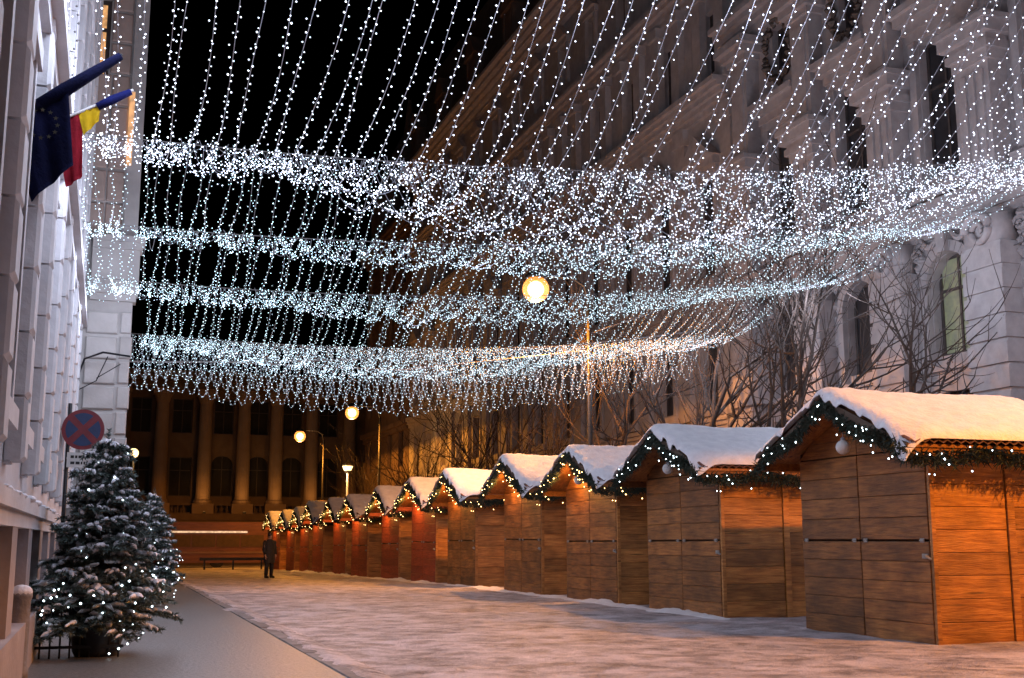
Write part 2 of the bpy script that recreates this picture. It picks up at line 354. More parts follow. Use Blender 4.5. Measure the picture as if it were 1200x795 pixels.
WC = {}
def window(parent, mp, key, uc, v0, w, h, arched=False, pane='glass', n=0.28, mull=1, fm='frame'):
    """window part (frame) with a pane sub-part and, for alike ones, shared meshes; meshes are made about (uc,v0)."""
    o3 = Vector(mp(uc, v0, n)); z3 = Vector(mp(0, 0, 0))
    def lm(u, v, nn): return Vector(mp(u, v, nn))-z3
    kk = (key, w, h, arched, mull, fm)
    if kk not in WC:
        fb, pb = MB(), MB(); t = 0.09; d = 0.07
        def bar(u0, u1, va, vb):
            q = [(u0, va), (u1, va), (u1, vb), (u0, vb)]
            fb.hexa([lm(x, y, -d) for x, y in q], [lm(x, y, 0) for x, y in q])
        bar(-w/2, -w/2+t, 0, h); bar(w/2-t, w/2, 0, h); bar(-w/2+t, w/2-t, 0, t); bar(-w/2+t, w/2-t, h-t, h)
        for i in range(mull):
            u = -w/2+w*(i+1)/(mull+1); bar(u-.035, u+.035, t, h-t)
        if h > 1.2: bar(-w/2+t, w/2-t, h*.66-.04, h*.66+.04)
        q = [(-w/2, 0), (w/2, 0), (w/2, h), (-w/2, h)]
        pb.hexa([lm(x, y, -0.03) for x, y in q], [lm(x, y, -0.015) for x, y in q])
        WC[kk] = (fb.mesh('window', fm), pb)
        WC[kk] = (WC[kk][0], {}, pb)
    fmesh, panes, pb = WC[kk]
    if pane not in panes: panes[pane] = pb.mesh('pane', pane)
    f = link('window', fmesh, parent, o3); link('pane', panes[pane], f)
    return f

# ------------------------------------------------------------------ right-hand buildings
XF = 20.0
def mpR(u, v, n): return (XF+n, u, v)
def course(mb, x, y0, y1, z0, z1, out, k=0, steps=2, ends=True):
    """horizontal moulding on the right facade that steps outwards towards its top."""
    for i in range(steps):
        o = out*(i+1)/steps; a = z0+(z1-z0)*i/steps; c = z0+(z1-z0)*(i+1)/steps
        e = o if ends else 0
        mb.box(x-o, x+0.02, y0-e, y1+e, a, c, k)

# near building: engaged piers, arched lower windows, wreaths
A = thing('ornate_building', 'pale grey ornate building with projecting piers and arched windows behind the nearest huts', 'building', (0, 0, 0))
Y0a, Y1a = 9.0, 34.3
piers = [33.0-3.7*i for i in range(7)]
bays = [31.15-3.7*i for i in range(6)]
ops = []
for y in bays:
    ops += [(y-.75, y+.75, 5.9, 8.5), (y-.6, y+.6, 2.2, 5.2), (y-.7, y+.7, 10.6, 14.4), (y-.45, y+.45, 16.1, 17.9), (y-.6, y+.6, 19.2, 22.2)]
b = MB(); wall(b, mpR, Y0a, Y1a, -0.5, 25.5, ops, 0.4)
b.box(XF+.45, XF+6, Y0a, Y1a, -0.5, 25.5)
for y in bays: spandrel(b, mpR, y, 1.5, 8.5, -0.002, 0.395)
b.build('wall', 'stone_a', A)
b = MB()
segs = sorted(piers)
course(b, XF, Y0a, Y1a, 9.0, 9.9, 0.35, steps=4, ends=False)
course(b, XF, Y0a, Y1a, 17.9, 18.9, 0.9, steps=5, ends=False)
course(b, XF, Y0a, Y1a, 24.6, 25.7, 1.1, steps=5, ends=False)
course(b, XF, Y0a, Y1a, 5.35, 5.65, 0.2, ends=False)
b.build('cornice', 'stone_a', A)
for y in piers:
    b = MB()
    b.box(XF-.62, XF+.02, y-.62, y+.62, -0.4, 8.2); b.box(XF-.55, XF+.02, y-.55, y+.55, 9.92, 12.7)
    for i, (z0, z1, o) in enumerate(((12.7, 12.95, .08), (12.95, 13.15, .18), (13.15, 13.3, .12), (13.3, 13.6, .30), (13.6, 13.75, .38))):
        b.box(XF-.55-o, XF+.02, y-.55-o, y+.55+o, z0, z1)
    for q_ in range(14): b.box(XF-.68, XF-.60, y-.66, y+.66, .1+q_*.58, .58+q_*.58)
    for q_ in range(14):
        for e in (-1, 1): b.box(XF-.66, XF, y+e*.62-.045, y+e*.62+.045, .1+q_*.58, .58+q_*.58)
    for e in (-.3, 0, .3): b.box(XF-.60, XF-.54, y+e-.08, y+e+.08, 10.3, 12.5)
    b.box(XF-.5, XF+.02, y-.5, y+.5, 13.75, 17.2); b.box(XF-.56, XF-.49, y-.34, y+.34, 14.1, 16.9)
    for (z0, z1, o) in ((17.2, 17.4, .1), (17.4, 17.65, .25), (17.65, 17.9, .42)):
        b.box(XF-.5-o, XF+.02, y-.5-o, y+.5+o, z0, z1)
    b.box(XF-.4, XF+.02, y-.45, y+.45, 18.95, 24.6)
    b.build('pier', 'stone_a', A)
    # scroll console on each pier below the string course
    b = MB(); pts = []
    for i in range(40):
        a = i/39*math.pi*3.3; r = 0.46*(1-i/46); pts.append((XF-.70-.0*i, y+r*math.cos(a), 8.55+r*math.sin(a)))
    b.tube(pts, [.13-.0022*i for i in range(40)], 6); b.box(XF-.66, XF, y-.55, y+.55, 8.2, 9.0)
    b.build('scroll_console', 'stone_a', A, True)
for i, y in enumerate(bays):
    window(A, mpR, 'R', y, 5.9, 1.5, 2.6, True, 'pane_green' if i == 2 else 'glass', 0.3)
    window(A, mpR, 'R', y, 2.2, 1.2, 3.0, False, 'pane_reflect' if i == 1 else 'glass', 0.3)
    window(A, mpR, 'R', y, 10.6, 1.4, 3.8, False, 'glass', 0.3)
    window(A, mpR, 'R', y, 19.2, 1.2, 3.0, False, 'glass', 0.3)
    window(A, mpR, 'R', y, 16.1, .9, 1.8, False, 'glass', 0.3)
    # arch surround with keystone
    b = MB(); seg = 14
    for j in range(seg):
        a0, a1 = math.pi*j/seg, math.pi*(j+1)/seg-0.02
        q = [(y+r*math.cos(a), 7.75+r*math.sin(a)) for r, a in ((.78, a0), (1.05, a0), (1.05, a1), (.78, a1))]
        b.hexa([mpR(u, v, -.16) for u, v in q], [mpR(u, v, 0.01) for u, v in q])
    b.box(XF-.16, XF, y-1.05, y-.78, 5.65, 7.72); b.box(XF-.16, XF, y+.78, y+1.05, 5.65, 7.72)
    b.box(XF-.3, XF, y-.16, y+.16, 8.5, 9.0)
    b.build('arch_surround', 'stone_a', A)
    b = MB()
    for (d, z0, z1) in ((.12, 14.5, 14.75), (.22, 14.75, 15.0), (.42, 15.0, 15.25), (.55, 15.25, 15.45)):
        b.box(XF-d, XF+.01, y-1.0-d*.5, y+1.0+d*.5, z0, z1)
    b.box(XF-.14, XF+.01, y-.98, y-.72, 10.3, 14.48); b.box(XF-.14, XF+.01, y+.72, y+.98, 10.3, 14.48); b.box(XF-.3, XF+.01, y-1.1, y+1.1, 10.0, 10.28)
    b.build('window_hood', 'stone_a', A)
    b = MB(); rr = random.Random(i)
    for j in range(46):                      # leafy wreath round the little oval window
        a = 2*math.pi*j/46; c = (XF-.12+rr.uniform(-.06, .06), y+.72*math.cos(a)+rr.uniform(-.1, .1), 17.0+1.0*math.sin(a)+rr.uniform(-.1, .1))
        b.octa(c, rr.uniform(.10, .19))
    b.build('wreath', 'gold_orn', A)
    b = MB(); rr = random.Random(40+i)       # carved relief panels on the lower wall
    for (yy, zz, hh) in ((y-1.25, 6.2, .45), (y+1.25, 6.2, .45), (y-1.25, 7.3, .5), (y+1.25, 7.3, .5), (y+1.25, 5.0, .4), (y-1.25, 5.0, .4)):
        b.box(XF-.09-rr.random()*.06, XF, yy-.17, yy+.17, zz-hh, zz+hh*.8)
    for j in range(26): b.octa((XF-.05, y+rr.choice((-1, 1))*rr.uniform(.9, 1.25), rr.uniform(7.9, 8.9)), rr.uniform(.08, .2))
    for q_ in range(10):
        for e in (-1, 1): b.box(XF-.05, XF, y+e*1.14-.09, y+e*1.14+.09, .2+q_*.52, .62+q_*.52)
    b.box(XF-.12, XF, y-1.2, y+1.2, 4.95, 5.34); b.box(XF-.07, XF, y-1.15, y+1.15, 9.95, 10.0)
    for e in (-1, 1):           # scrolls beside the arch and swags above it
        sp = [(XF-.12, y+e*1.12+.22*(1-t/30)*math.cos(t*.35), 8.6+.22*(1-t/30)*math.sin(t*.35)) for t in range(28)]; b.tube(sp, .05, 5)
        sp = [(XF-.14, y+e*(.2+.75*t/10), 9.05-.3*math.sin(math.pi*t/10)) for t in range(11)]; b.tube(sp, [.04+.05*math.sin(math.pi*t/10) for t in range(11)], 6)
    b.build('relief', 'stone_a', A)
# balcony box between the last two bays
b = MB(); b.box(XF-.75, XF, 32.0, 33.6, 5.7, 6.9); b.box(XF-.85, XF, 31.9, 33.7, 5.5, 5.7); b.box(XF-.82, XF, 31.95, 33.65, 6.9, 7.0)
b.build('balcony', 'stone_a', A)

# long beige building
B = thing('long_building', 'long beige building with pedimented windows, thick cornices and dark mansard behind the lamp', 'building', (0, 0, 0))
Y0b, Y1b = 34.3, 80.0
yb = [36.3+3.45*i for i in range(13)]
ops = []
for i, y in enumerate(yb):
    ops += [(y-.6, y+.6, 1.6, 4.6), (y-.6, y+.6, 5.9, 8.2), (y-.65, y+.65, 10.6, 14.2), (y-.45, y+.45, 23.2, 25.0)]
    ops += [(y-.85, y-.2, 17.6, 20.4), (y+.2, y+.85, 17.6, 20.4)]
b = MB(); wall(b, mpR, Y0b, Y1b, -1.5, 27.0, ops, 0.4); b.box(XF+.45, XF+8, Y0b, Y1b, -1.5, 27.0)
b.build('wall', 'stone_b', B)
b = MB()
course(b, XF, Y0b, Y1b, 9.0, 9.7, 0.3, steps=3, ends=False)
course(b, XF, Y0b, Y1b, 16.5, 17.35, 0.75, steps=5, ends=False)
course(b, XF, Y0b, Y1b, 21.3, 22.0, 0.7, steps=4, ends=False)
course(b, XF, Y0b, Y1b, 26.2, 27.2, 1.3, steps=5, ends=False)
course(b, XF, Y0b, Y1b, 5.2, 5.5, 0.2, ends=False)
b.build('cornice', 'stone_b', B)
rr = random.Random(5)
pmesh = {}
def shared(key, fn, mats, name):
    if key not in pmesh:
        q = MB(); fn(q); pmesh[key] = q.mesh(name, mats)
    return pmesh[key]
def f_pil(q): q.box(-.28, .02, -.3, .3, 17.37, 20.9); q.box(-.4, .02, -.4, .4, 20.9, 21.3); q.box(-.36, .02, -.38, .38, 17.36, 17.7)
def f_ped(q):
    q.box(-.3, .01, -1.0, 1.0, 14.5, 14.8); q.prism([(-1.15, 14.8), (1.15, 14.8), (0, 15.75)], 'x', -.5, .01)
    q.box(-.14, .01, -.92, -.67, 10.3, 14.5); q.box(-.14, .01, .67, .92, 10.3, 14.5); q.box(-.35, .01, -1.05, 1.05, 10.0, 10.3)
def f_low(q): q.box(-.16, .01, -.85, .85, 8.25, 8.5); q.box(-.12, .01, -.82, -.62, 5.8, 8.25); q.box(-.12, .01, .62, .82, 5.8, 8.25); q.box(-.2, .01, -.85, .85, 5.55, 5.8)
def f_les(q): q.box(-.16, .02, -.35, .35, 9.72, 16.5); q.box(-.25, .02, -.45, .45, 15.9, 16.5); q.box(-.2, .02, -.4, .4, -1.2, 8.98)
def f_att(q): q.box(-.2, .01, -.75, .75, 25.05, 25.3); q.prism([(-.85, 25.3), (.85, 25.3), (0, 26.1)], 'x', -.35, .01); q.box(-.15, .01, -.65, -.47, 23.0, 25.05); q.box(-.15, .01, .47, .65, 23.0, 25.05)
for i, y in enumerate(yb):
    window(B, mpR, 'R', y, 5.9, 1.2, 2.3, False, 'pane_amber' if i == 9 else 'glass', .3)
    window(B, mpR, 'R', y, 1.6, 1.2, 3.0, False, 'glass', .3)
    window(B, mpR, 'R', y, 10.6, 1.3, 3.6, False, 'glass', .3)
    window(B, mpR, 'R', y-.525, 17.6, .65, 2.8, False, 'glass', .3, 0); window(B, mpR, 'R', y+.525, 17.6, .65, 2.8, False, 'glass', .3, 0)
    window(B, mpR, 'R', y, 23.2, .9, 1.8, False, 'glass', .3)
    link('pediment', shared('ped', f_ped, 'stone_b', 'pediment'), B, (XF, y, 0))
    link('window_surround', shared('low', f_low, 'stone_b', 'window_surround'), B, (XF, y, 0))
    link('attic_gable', shared('att', f_att, 'stone_b', 'attic_gable'), B, (XF, y, 0))
    for dy in (-1.725, 0): link('pilaster', shared('pil', f_pil, 'stone_b', 'pilaster'), B, (XF, y+dy, 0))
    link('lesene', shared('les', f_les, 'stone_b', 'lesene'), B, (XF, y-1.725, 0))
b = MB(); b.hexa([(XF-.4, Y0b, 27.2), (XF+8, Y0b, 27.2), (XF+8, Y1b, 27.2), (XF-.4, Y1b, 27.2)], [(XF+.9, Y0b, 34.5), (XF+8, Y0b, 34.5), (XF+8, Y1b, 34.5), (XF+.9, Y1b, 34.5)])
roof = b.build('roof', 'slate', B)
for i in range(0, 13, 2):
    y = yb[i]; b = MB(); b.box(XF-.5, XF+2.5, y-.9, y+.9, 27.25, 30.0); b.prism([(y-1.1, 30.0), (y+1.1, 30.0), (y, 31.4)], 'x', XF-.7, XF+2.5)
    b.box(XF-.58, XF-.5, y-.45, y+.45, 27.7, 29.6); b.box(XF-.6, XF-.5, y-.85, y-.6, 27.3, 30); b.box(XF-.6, XF-.5, y+.6, y+.85, 27.3, 30); b.build('dormer', 'stone_c', roof)

# dark building closing the row
D = thing('dark_corner_building', 'dark brown building with steep mansard roof at far end of the right-hand row', 'building', (0, 0, 0))
ops = []
yd = [82.5+3.6*i for i in range(4)]
for y in yd: ops += [(y-.7, y+.7, v, v+2.6) for v in (2, 6.5, 11, 15.5, 20)]
b = MB(); wall(b, mpR, 80.05, 95, -2, 24.5, ops, .4)
def mpF(u, v, n): return (XF+u, 95-n, v)
wall(b, mpF, 0, 12, -2, 24.5, [], .4); b.box(XF+.45, XF+12, 80.05, 94.6, -2, 24.4); b.build('wall', 'stone_c', D)
b = MB(); course(b, XF, 80.05, 95, 23.6, 24.6, .9, steps=4, ends=False); b.build('cornice', 'stone_c', D)
b = MB(); course(b, XF, 80.05, 95, 9, 9.7, .4, steps=2, ends=False); b.build('cornice', 'stone_c', D)
for y in yd:
    for v in (2, 6.5, 11, 15.5, 20): window(D, mpR, 'R', y, v, 1.4, 2.6, False, 'glass', .3)
b = MB(); b.hexa([(XF, 80.05, 24.6), (XF+12, 80.05, 24.6), (XF+12, 95, 24.6), (XF, 95, 24.6)], [(XF+2.5, 82, 33), (XF+10, 82, 33), (XF+10, 93, 33), (XF+2.5, 93, 33)])
b.lathe([(3.0, 24.6), (3.1, 27), (2.6, 30), (1.5, 33), (.5, 35), (.15, 38)], 14, (XF+2.6, 92, 0)); b.build('roof', 'slate', D)

# ------------------------------------------------------------------ left-hand building
XL = -0.78
L = thing('left_building', 'pale plastered building with pilasters and snow-dusted ledge along the left pavement', 'building', (0, 0, 0))
def mpL(u, v, n): return (XL-n, u, v)
YLs, YLe = -3.0, 25.6
mods = [-1.6+2.15*i for i in range(13)]
ops = []
for y in mods: ops += [(y-.5, y+.5, 2.5, 4.9), (y-.5, y+.5, 6.3, 9.2), (y-.5, y+.5, 10.8, 13.4), (y-.35, y+.35, .5, 1.2)]
b = MB(); wall(b, mpL, YLs, YLe, -0.2, 17.5, ops, .3); b.box(XL-6, XL-.35, YLs, YLe, -.2, 17.5)
b.build('wall', 'plaster_left', L)
for y in mods:
    window(L, mpL, 'L', y, 2.5, 1.0, 2.4, False, 'glass', .22); window(L, mpL, 'L', y, 6.3, 1.0, 2.9, False, 'glass', .22)
    window(L, mpL, 'L', y, 10.8, 1.0, 2.6, False, 'glass', .22); window(L, mpL, 'L', y, .5, .7, .7, False, 'glass', .22, 0)
def f_ps(q):  # window surround for the left facade
    for z0, z1 in ((2.3, 5.1), (6.1, 9.4), (10.6, 13.6)):
        q.box(-.01, .07, -.64, -.5, z0, z1); q.box(-.01, .07, .5, .64, z0, z1); q.box(-.01, .10, -.75, .75, z1, z1+.18); q.box(-.01, .11, -.72, .72, z0-.16, z0)
for y in mods: link('window_surround', shared('lsur', f_ps, 'plaster_left', 'window_surround'), L, (XL, y, 0))
bm_ = MB().cbox(0, .13, -.21, .21, 0, .50, .02)
bm_ = MB(); bm_.add([(-.02,-.2,0),(-.02,.2,0),(-.02,.2,.5),(-.02,-.2,.5),(.10,-.2,0),(.10,.2,0),(.10,.2,.5),(.10,-.2,.5),(.13,-.17,.03),(.13,.17,.03),(.13,.17,.47),(.13,-.17,.47)],
                     [(0,1,5,4),(1,2,6,5),(2,3,7,6),(3,0,4,7),(4,5,9,8),(5,6,10,9),(6,7,11,10),(7,4,8,11),(8,9,10,11)])
blk = bm_.mesh('block', 'plaster_left')
for i in range(13):                           # pilasters of rusticated blocks between the windows
    y = mods[i]+1.075
    p = MB().box(XL-.01, XL+.05, y-.17, y+.17, 1.9, 16.5).build('pilaster', 'plaster_left', L)
    for j in range(28): link('block', blk, p, (XL+.03, y, 1.92+j*.52))
b = MB()
for (z0, z1, o) in ((-.05, .55, .16), (.55, 1.45, .10)):
    if o > .12: b.box(XL-.01, XL+o, YLs, YLe-.02, z0, z1)
for i in range(13):
    y = mods[i]+1.075; b.box(XL-.01, XL+.12, y-.3, y+.3, .552, 1.4)
b.build('plinth', 'plinth', L)
b = MB()
for (z0, z1, o) in ((1.40, 1.52, .13), (1.52, 1.64, .18), (5.5, 5.65, .14), (5.65, 5.8, .24), (9.9, 10.1, .1), (10.1, 10.3, .16), (16.5, 16.9, .2), (16.9, 17.4, .35)):
    b.box(XL-.01, XL+o, YLs, YLe-.02, z0, z1)
b.build('ledge', 'plaster_left', L)
b = MB(); rs = random.Random(9)
for i in range(220):
    y = 4+i*.098; b.ball((XL+.10+rs.uniform(-.05, .05), y, 1.642), rs.uniform(.04, .08), 6, 4, 0, rs.uniform(.2, .5))
b.build('snow_layer', 'snow', L, True)['kind'] = 'stuff'

# projecting pier of the next house, facing the camera
P = thing('projecting_pier', 'banded stone house pier standing out past the left facade behind the road sign', 'building', (0, 0, 0))
YP = 25.6; XR = 0.33
ops = [(-.76, -.44, 11.0, 13.0)]
def mpP(u, v, n): return (u, YP+n, v)
b = MB(); wall(b, mpP, XL-.3, XR, -.2, 18, ops, .3)
b.box(XL-.3, XR, YP+.35, YP+8, -.2, 18); b.box(XR-.02, XR, YP+.002, YP+.36, -.2, 18)
b.build('wall', 'pier', P)
window(P, mpP, 'P', -.6, 11.0, .32, 2.0, False, 'pane_amber', .2, 0)
def stone(x0, x1, z0, z1, d): 
    c = .025
    return MB().add([(x0,YP+.01,z0),(x1,YP+.01,z0),(x1,YP+.01,z1),(x0,YP+.01,z1),(x0,YP-d+c,z0),(x1,YP-d+c,z0),(x1,YP-d+c,z1),(x0,YP-d+c,z1),
                     (x0+c,YP-d,z0+c),(x1-c,YP-d,z0+c),(x1-c,YP-d,z1-c),(x0+c,YP-d,z1-c)],
                    [(0,1,5,4),(1,2,6,5),(2,3,7,6),(3,0,4,7),(4,5,9,8),(5,6,10,9),(6,7,11,10),(7,4,8,11),(8,9,10,11)])
for j in range(11):                            # banded stones below the ledge
    z = .25+j*.53
    stone(-.56, .06, z, z+.46, .07).build('stone', 'pier', P)
    stone(.11, XR+(.03 if j % 2 else .0), z+.02, z+.48, .06).build('stone', 'pier', P)
b = MB()
for (z0, z1, o) in ((6.25, 6.4, .1), (6.4, 7.35, .16), (7.35, 7.5, .24), (7.5, 7.62, .32)): b.box(XL+.25, XR+o*.6, YP-o, YP+.3, z0, z1)
b.build('ledge', 'pier', P)
for j in range(13):
    z = 7.7+j*.72
    if 10.6 < z < 13.0: 
        stone(-.40, .02, z, z+.66, .06).build('stone', 'pier_warm', P)
    else:
        stone(-.72, -.36, z, z+.66, .06).build('stone', 'pier_warm', P); stone(-.33, .02, z, z+.66, .06).build('stone', 'pier_warm', P)
b = MB(); b.box(.06, XR+.02, YP-.12, YP+.02, 7.63, 17.8); b.build('pilaster', 'pier', P)
stone(.03, .16, 9.2, 10.9, .13).build('glow_panel', 'pane_amber', P)  # stone strip made to glow, standing in for warm light on it
b = MB(); b.tube([(-.72, YP-.05, 4.45), (-.55, YP-.35, 4.95), (-.2, YP-.5, 5.08), (.34, YP-.5, 5.02)], .022, 6)
b.tube([(-.7, YP-.1, 4.3), (-.3, YP-.4, 4.5), (-.1, YP-.5, 5.0)], .012, 5); b.tube([(-.3, YP-.42, 4.55), (.15, YP-.5, 4.85)], .01, 5)
b.build('cable_bracket', 'iron', P)

# ------------------------------------------------------------------ building across the far end
E = thing('columned_building', 'dim columned building with arched windows across the far end of the street', 'building', (0, 0, 0))
YE = 112.0
def mpE(u, v, n): return (u, YE+n, v)
colx = [0.9, 4.55, 8.4, 11.9, 14.9, 18.2, 21.8]
wins = [1.3, 10.75+.0, 14.25, 17.8, 21.5]
win_rect = [-4.0, 1.3, 4.65+2.2]
ops = []
allw = [(-1.2, 0), (2.75, 0), (6.4, 0), (10.15, 1), (13.4, 1), (16.55, 1), (20.0, 1)]
for x, ar in allw: ops += [(x-1.0, x+1.0, 5.2, 9.0 if ar else 8.8), (x-.9, x+.9, 11.0, 14.2)]
b = MB(); wall(b, mpE, -16, 34, -3, 15.6, ops, .5)
for x, ar in allw:
    if ar: spandrel(b, mpE, x, 2.0, 9.0, -.002, .49)
b.box(-16, 34, YE+.55, YE+9, -3, 15.6); b.build('wall', 'end_stone', E)
for x, ar in allw:
    window(E, mpE, 'E', x, 5.2, 2.0, 3.8 if ar else 3.6, bool(ar), 'glass_dull', .4); window(E, mpE, 'E', x, 11.0, 1.8, 3.2, False, 'glass_dull', .4)
def f_col(q):
    q.box(-.95, .95, -.95, .95, 3.6, 4.5); q.lathe([(.85, 4.5), (.85, 4.75), (.7, 4.9), (.66, 5.2), (.55, 13.6), (.62, 13.8), (.8, 14.4)], 16); q.box(-.9, .9, -.9, .9, 14.4, 14.9)
for x in colx: link('column', shared('col', f_col, 'end_column', 'column'), E, (x, YE-1.2, 0))
b = MB(); b.box(-16, 34, YE-4.4, YE, -3, 3.0); b.box(-16, 34, YE-4.6, YE, 3.0, 3.55)
for x in [-9+3.0*i for i in range(14)]: b.box(x-1.2, x+1.2, YE-4.5, YE-4.3, .8, 2.4)
b.build('podium', 'end_stone', E)
b = MB()
for c0, c1 in zip(colx, colx[1:]):
    b.box(c0+.97, c1-.97, YE-1.5, YE-1.2, 4.35, 4.55); b.box(c0+.97, c1-.97, YE-1.5, YE-1.2, 3.56, 3.7)
    n_ = int((c1-c0-2)/.5)
    for i in range(n_): q_ = c0+1.2+i*.5; b.lathe([(.07, 3.7), (.13, 3.9), (.06, 4.35)], 6, (q_, YE-1.35, 0))
b.build('balustrade', 'end_stone', E)
b = MB()
for (z0, z1, o) in ((14.92, 15.5, 2.2), (15.5, 16.0, 2.6), (16.0, 16.4, 3.1)): b.box(-16, 34, YE-o, YE+.5, z0, z1)
b.build('cornice', 'end_stone', E)
def flood(loc, e, to, nm):
    t = thing('floodlight', 'small floodlight at the foot of the %s lit column of the far building' % nm, 'lamp', loc, 'floodlights at the far columns')
    b = MB(); b.box(-.14, .14, -.1, .1, 0, .18); b.build('housing', 'iron', t)
    b = MB(); b.box(-.08, .08, -.05, .05, .182, .19); b.build('lens', 'lens', t)
    ld = bpy.data.lights.new('flood', 'SPOT'); ld.energy = e; ld.color = (1, .45, .12); ld.spot_size = R(75); ld.spot_blend = .9; ld.shadow_soft_size = .1
    o = link('light', ld, t, (0, 0, .3)); o.rotation_euler = Vector(to).to_track_quat('-Z', 'Y').to_euler()
for x, nm in zip(colx[2:6], ('leftmost', 'second from left', 'third from left', 'rightmost')): flood((x, YE-3.9, 3.56), 150, (0, .75, 1), nm)

# ------------------------------------------------------------------ street lamps
def street_lamp(x, y, h, label, energy, cut=158, arm=1.5, col=SODIUM, group='sodium street lamps along the huts'):
    t = thing('street_lamp', label, 'street lamp', (x, y, gz(y)), group)
    b = MB(); b.tube([(0, 0, -.1), (0, 0, 1.0)], [.13, .12], 10); b.tube([(0, 0, 1.0), (0, 0, 5), (0, 0, h-.5)], [.085, .075, .06], 10)
    b.build('pole', 'lamp_paint', t, True)
    b = MB(); b.tube([(0, 0, h-.6), (-.12, 0, h-.1), (-.5, 0, h+.12), (-arm, 0, h+.15)], [.05, .045, .04, .035], 8); b.build('arm', 'lamp_paint', t, True)
    b = MB(); b.box(-.12, .12, -.13, .13, 0, .05); b.lathe([(.34, -.06), (.33, 0), (.2, .12), (.05, .18)], 14)
    hd = b.build('lamp_head', 'lamp_paint', t, True, (-arm-.2, 0, h+.1))
    MB().ball((0, 0, -.40), .25, 16, 10).build('bulb', 'globe_sodium', hd, True)
    MB().ball((0, 0, -.40), .40, 20, 12).build('halo_shell', 'halo_shell', hd, True)  # glowing shell added round the bulb to imitate its halo
    ld = bpy.data.lights.new('sodium_light', 'SPOT'); ld.spot_size = R(cut); ld.spot_blend = .07; ld.energy = energy; ld.color = col; ld.shadow_soft_size = .12
    link('light', ld, t, (-arm-.2, 0, h-.82))
    ld = bpy.data.lights.new('bowl_light', 'POINT'); ld.energy = energy*({160: .14, 135: .005}.get(cut, .08)); ld.color = (1, .47, .16); ld.shadow_soft_size = .1; link('light', ld, t, (-arm-.2, 0, h-.86))
    return t
street_lamp(13.5, 32.0, 8.95, 'tall street lamp glowing orange in the middle of the photo above the huts', LAMP_W*1.15, 160)
street_lamp(15.9, 6.4, 8.75, 'tall sodium street lamp beside the pavement in front of the nearest hut', LAMP_W*2.25, 135)
street_lamp(15.3, 68.5, 9.45, 'orange street lamp peeping out just under the light curtain behind far trees', LAMP_W*.9, 175)
street_lamp(14.5, 83.0, 9.4, 'bright orange street lamp above the last huts near the columned building', LAMP_W*1.1, 179)
# square lantern post and globe lamp
t = thing('lantern_post', 'short pale lantern on a slim post above the far hut roofs', 'street lamp', (14.3, 73.0, gz(73)))
b = MB(); b.tube([(0, 0, -.1), (0, 0, 5.9)], [.09, .06], 8); b.lathe([(.16, 3.3), (.2, 3.4), (.16, 3.5)], 8); b.build('post', 'sign_white', t)
b = MB(); b.lathe([(.16, 5.9), (.33, 6.35), (.33, 6.42), (.05, 6.7)], 6); b.build('lantern', 'iron', t)
MB().lathe([(.17, 5.94), (.335, 6.33)], 6).build('glass', 'globe_warm', t)
ld = bpy.data.lights.new('lantern_light', 'POINT'); ld.energy = 260; ld.color = (1, .6, .25); ld.shadow_soft_size = .2; link('light', ld, t, (-.5, -.4, 6.0))
t = thing('globe_lamp', 'pale yellow globe lamp beside the corner of the banded pier', 'street lamp', (1.25, 62.0, gz(62)))
MB().tube([(0, 0, -.2), (0, 0, 5.7)], [.08, .05], 8).build('post', 'iron', t)
MB().ball((0, 0, 5.95), .24, 14, 9).build('globe', 'globe_warm', t, True)
ld = bpy.data.lights.new('globe_light', 'POINT'); ld.energy = 150; ld.color = (1, .6, .25); ld.shadow_soft_size = .2; link('light', ld, t, (.1, -.5, 5.6))

# ------------------------------------------------------------------ market huts
Wd, Dp, HW, ZR, EY, EZ, FO, BO = 2.94, 2.5, 2.62, 3.25, 1.76, 2.50, 0.5, 0.3
def roof_z(y): return ZR-(ZR-EZ)*abs(y)/EY
hut = thing('market_hut', 'x', 'market hut')
hw = Wd/2
b = MB(); b.box(.04, Dp-.04, -hw+.04, hw-.04, -.3, HW-.06); b.prism([(-hw+.04, HW-.06), (hw-.04, HW-.06), (0, ZR-.1)], 'x', .04, Dp-.04)
b.build('inner_wall', 'wood_dark', hut)
rs = random.Random(11)
def plank_set(parent, spec, mt):
    for (x0, x1, y0, y1, z0, z1) in spec:
        cx, cy, cz = (x0+x1)/2, (y0+y1)/2, (z0+z1)/2
        key = ('pl', round(x1-x0, 3), round(y1-y0, 3), round(z1-z0, 3), mt)
        def fn(q, a=(x1-x0)/2, bb=(y1-y0)/2, c=(z1-z0)/2):
            e = .006
            if a < bb: q.cbox(-a, a, -bb, bb, -c, c, e)
            else:
                q.add([(-a+e,-bb,-c+e),(a-e,-bb,-c+e),(a-e,-bb,c-e),(-a+e,-bb,c-e),(-a,-bb+e,-c),(a,-bb+e,-c),(a,-bb+e,c),(-a,-bb+e,c),(-a,bb,-c),(a,bb,-c),(a,bb,c),(-a,bb,c)],
                      [(0,1,2,3),(0,4,5,1),(1,5,6,2),(2,6,7,3),(3,7,4,0),(4,8,9,5),(5,9,10,6),(6,10,11,7),(7,11,8,4),(8,11,10,9)])
        link('plank', shared(key, fn, mt, 'plank'), parent, (cx, cy, cz))
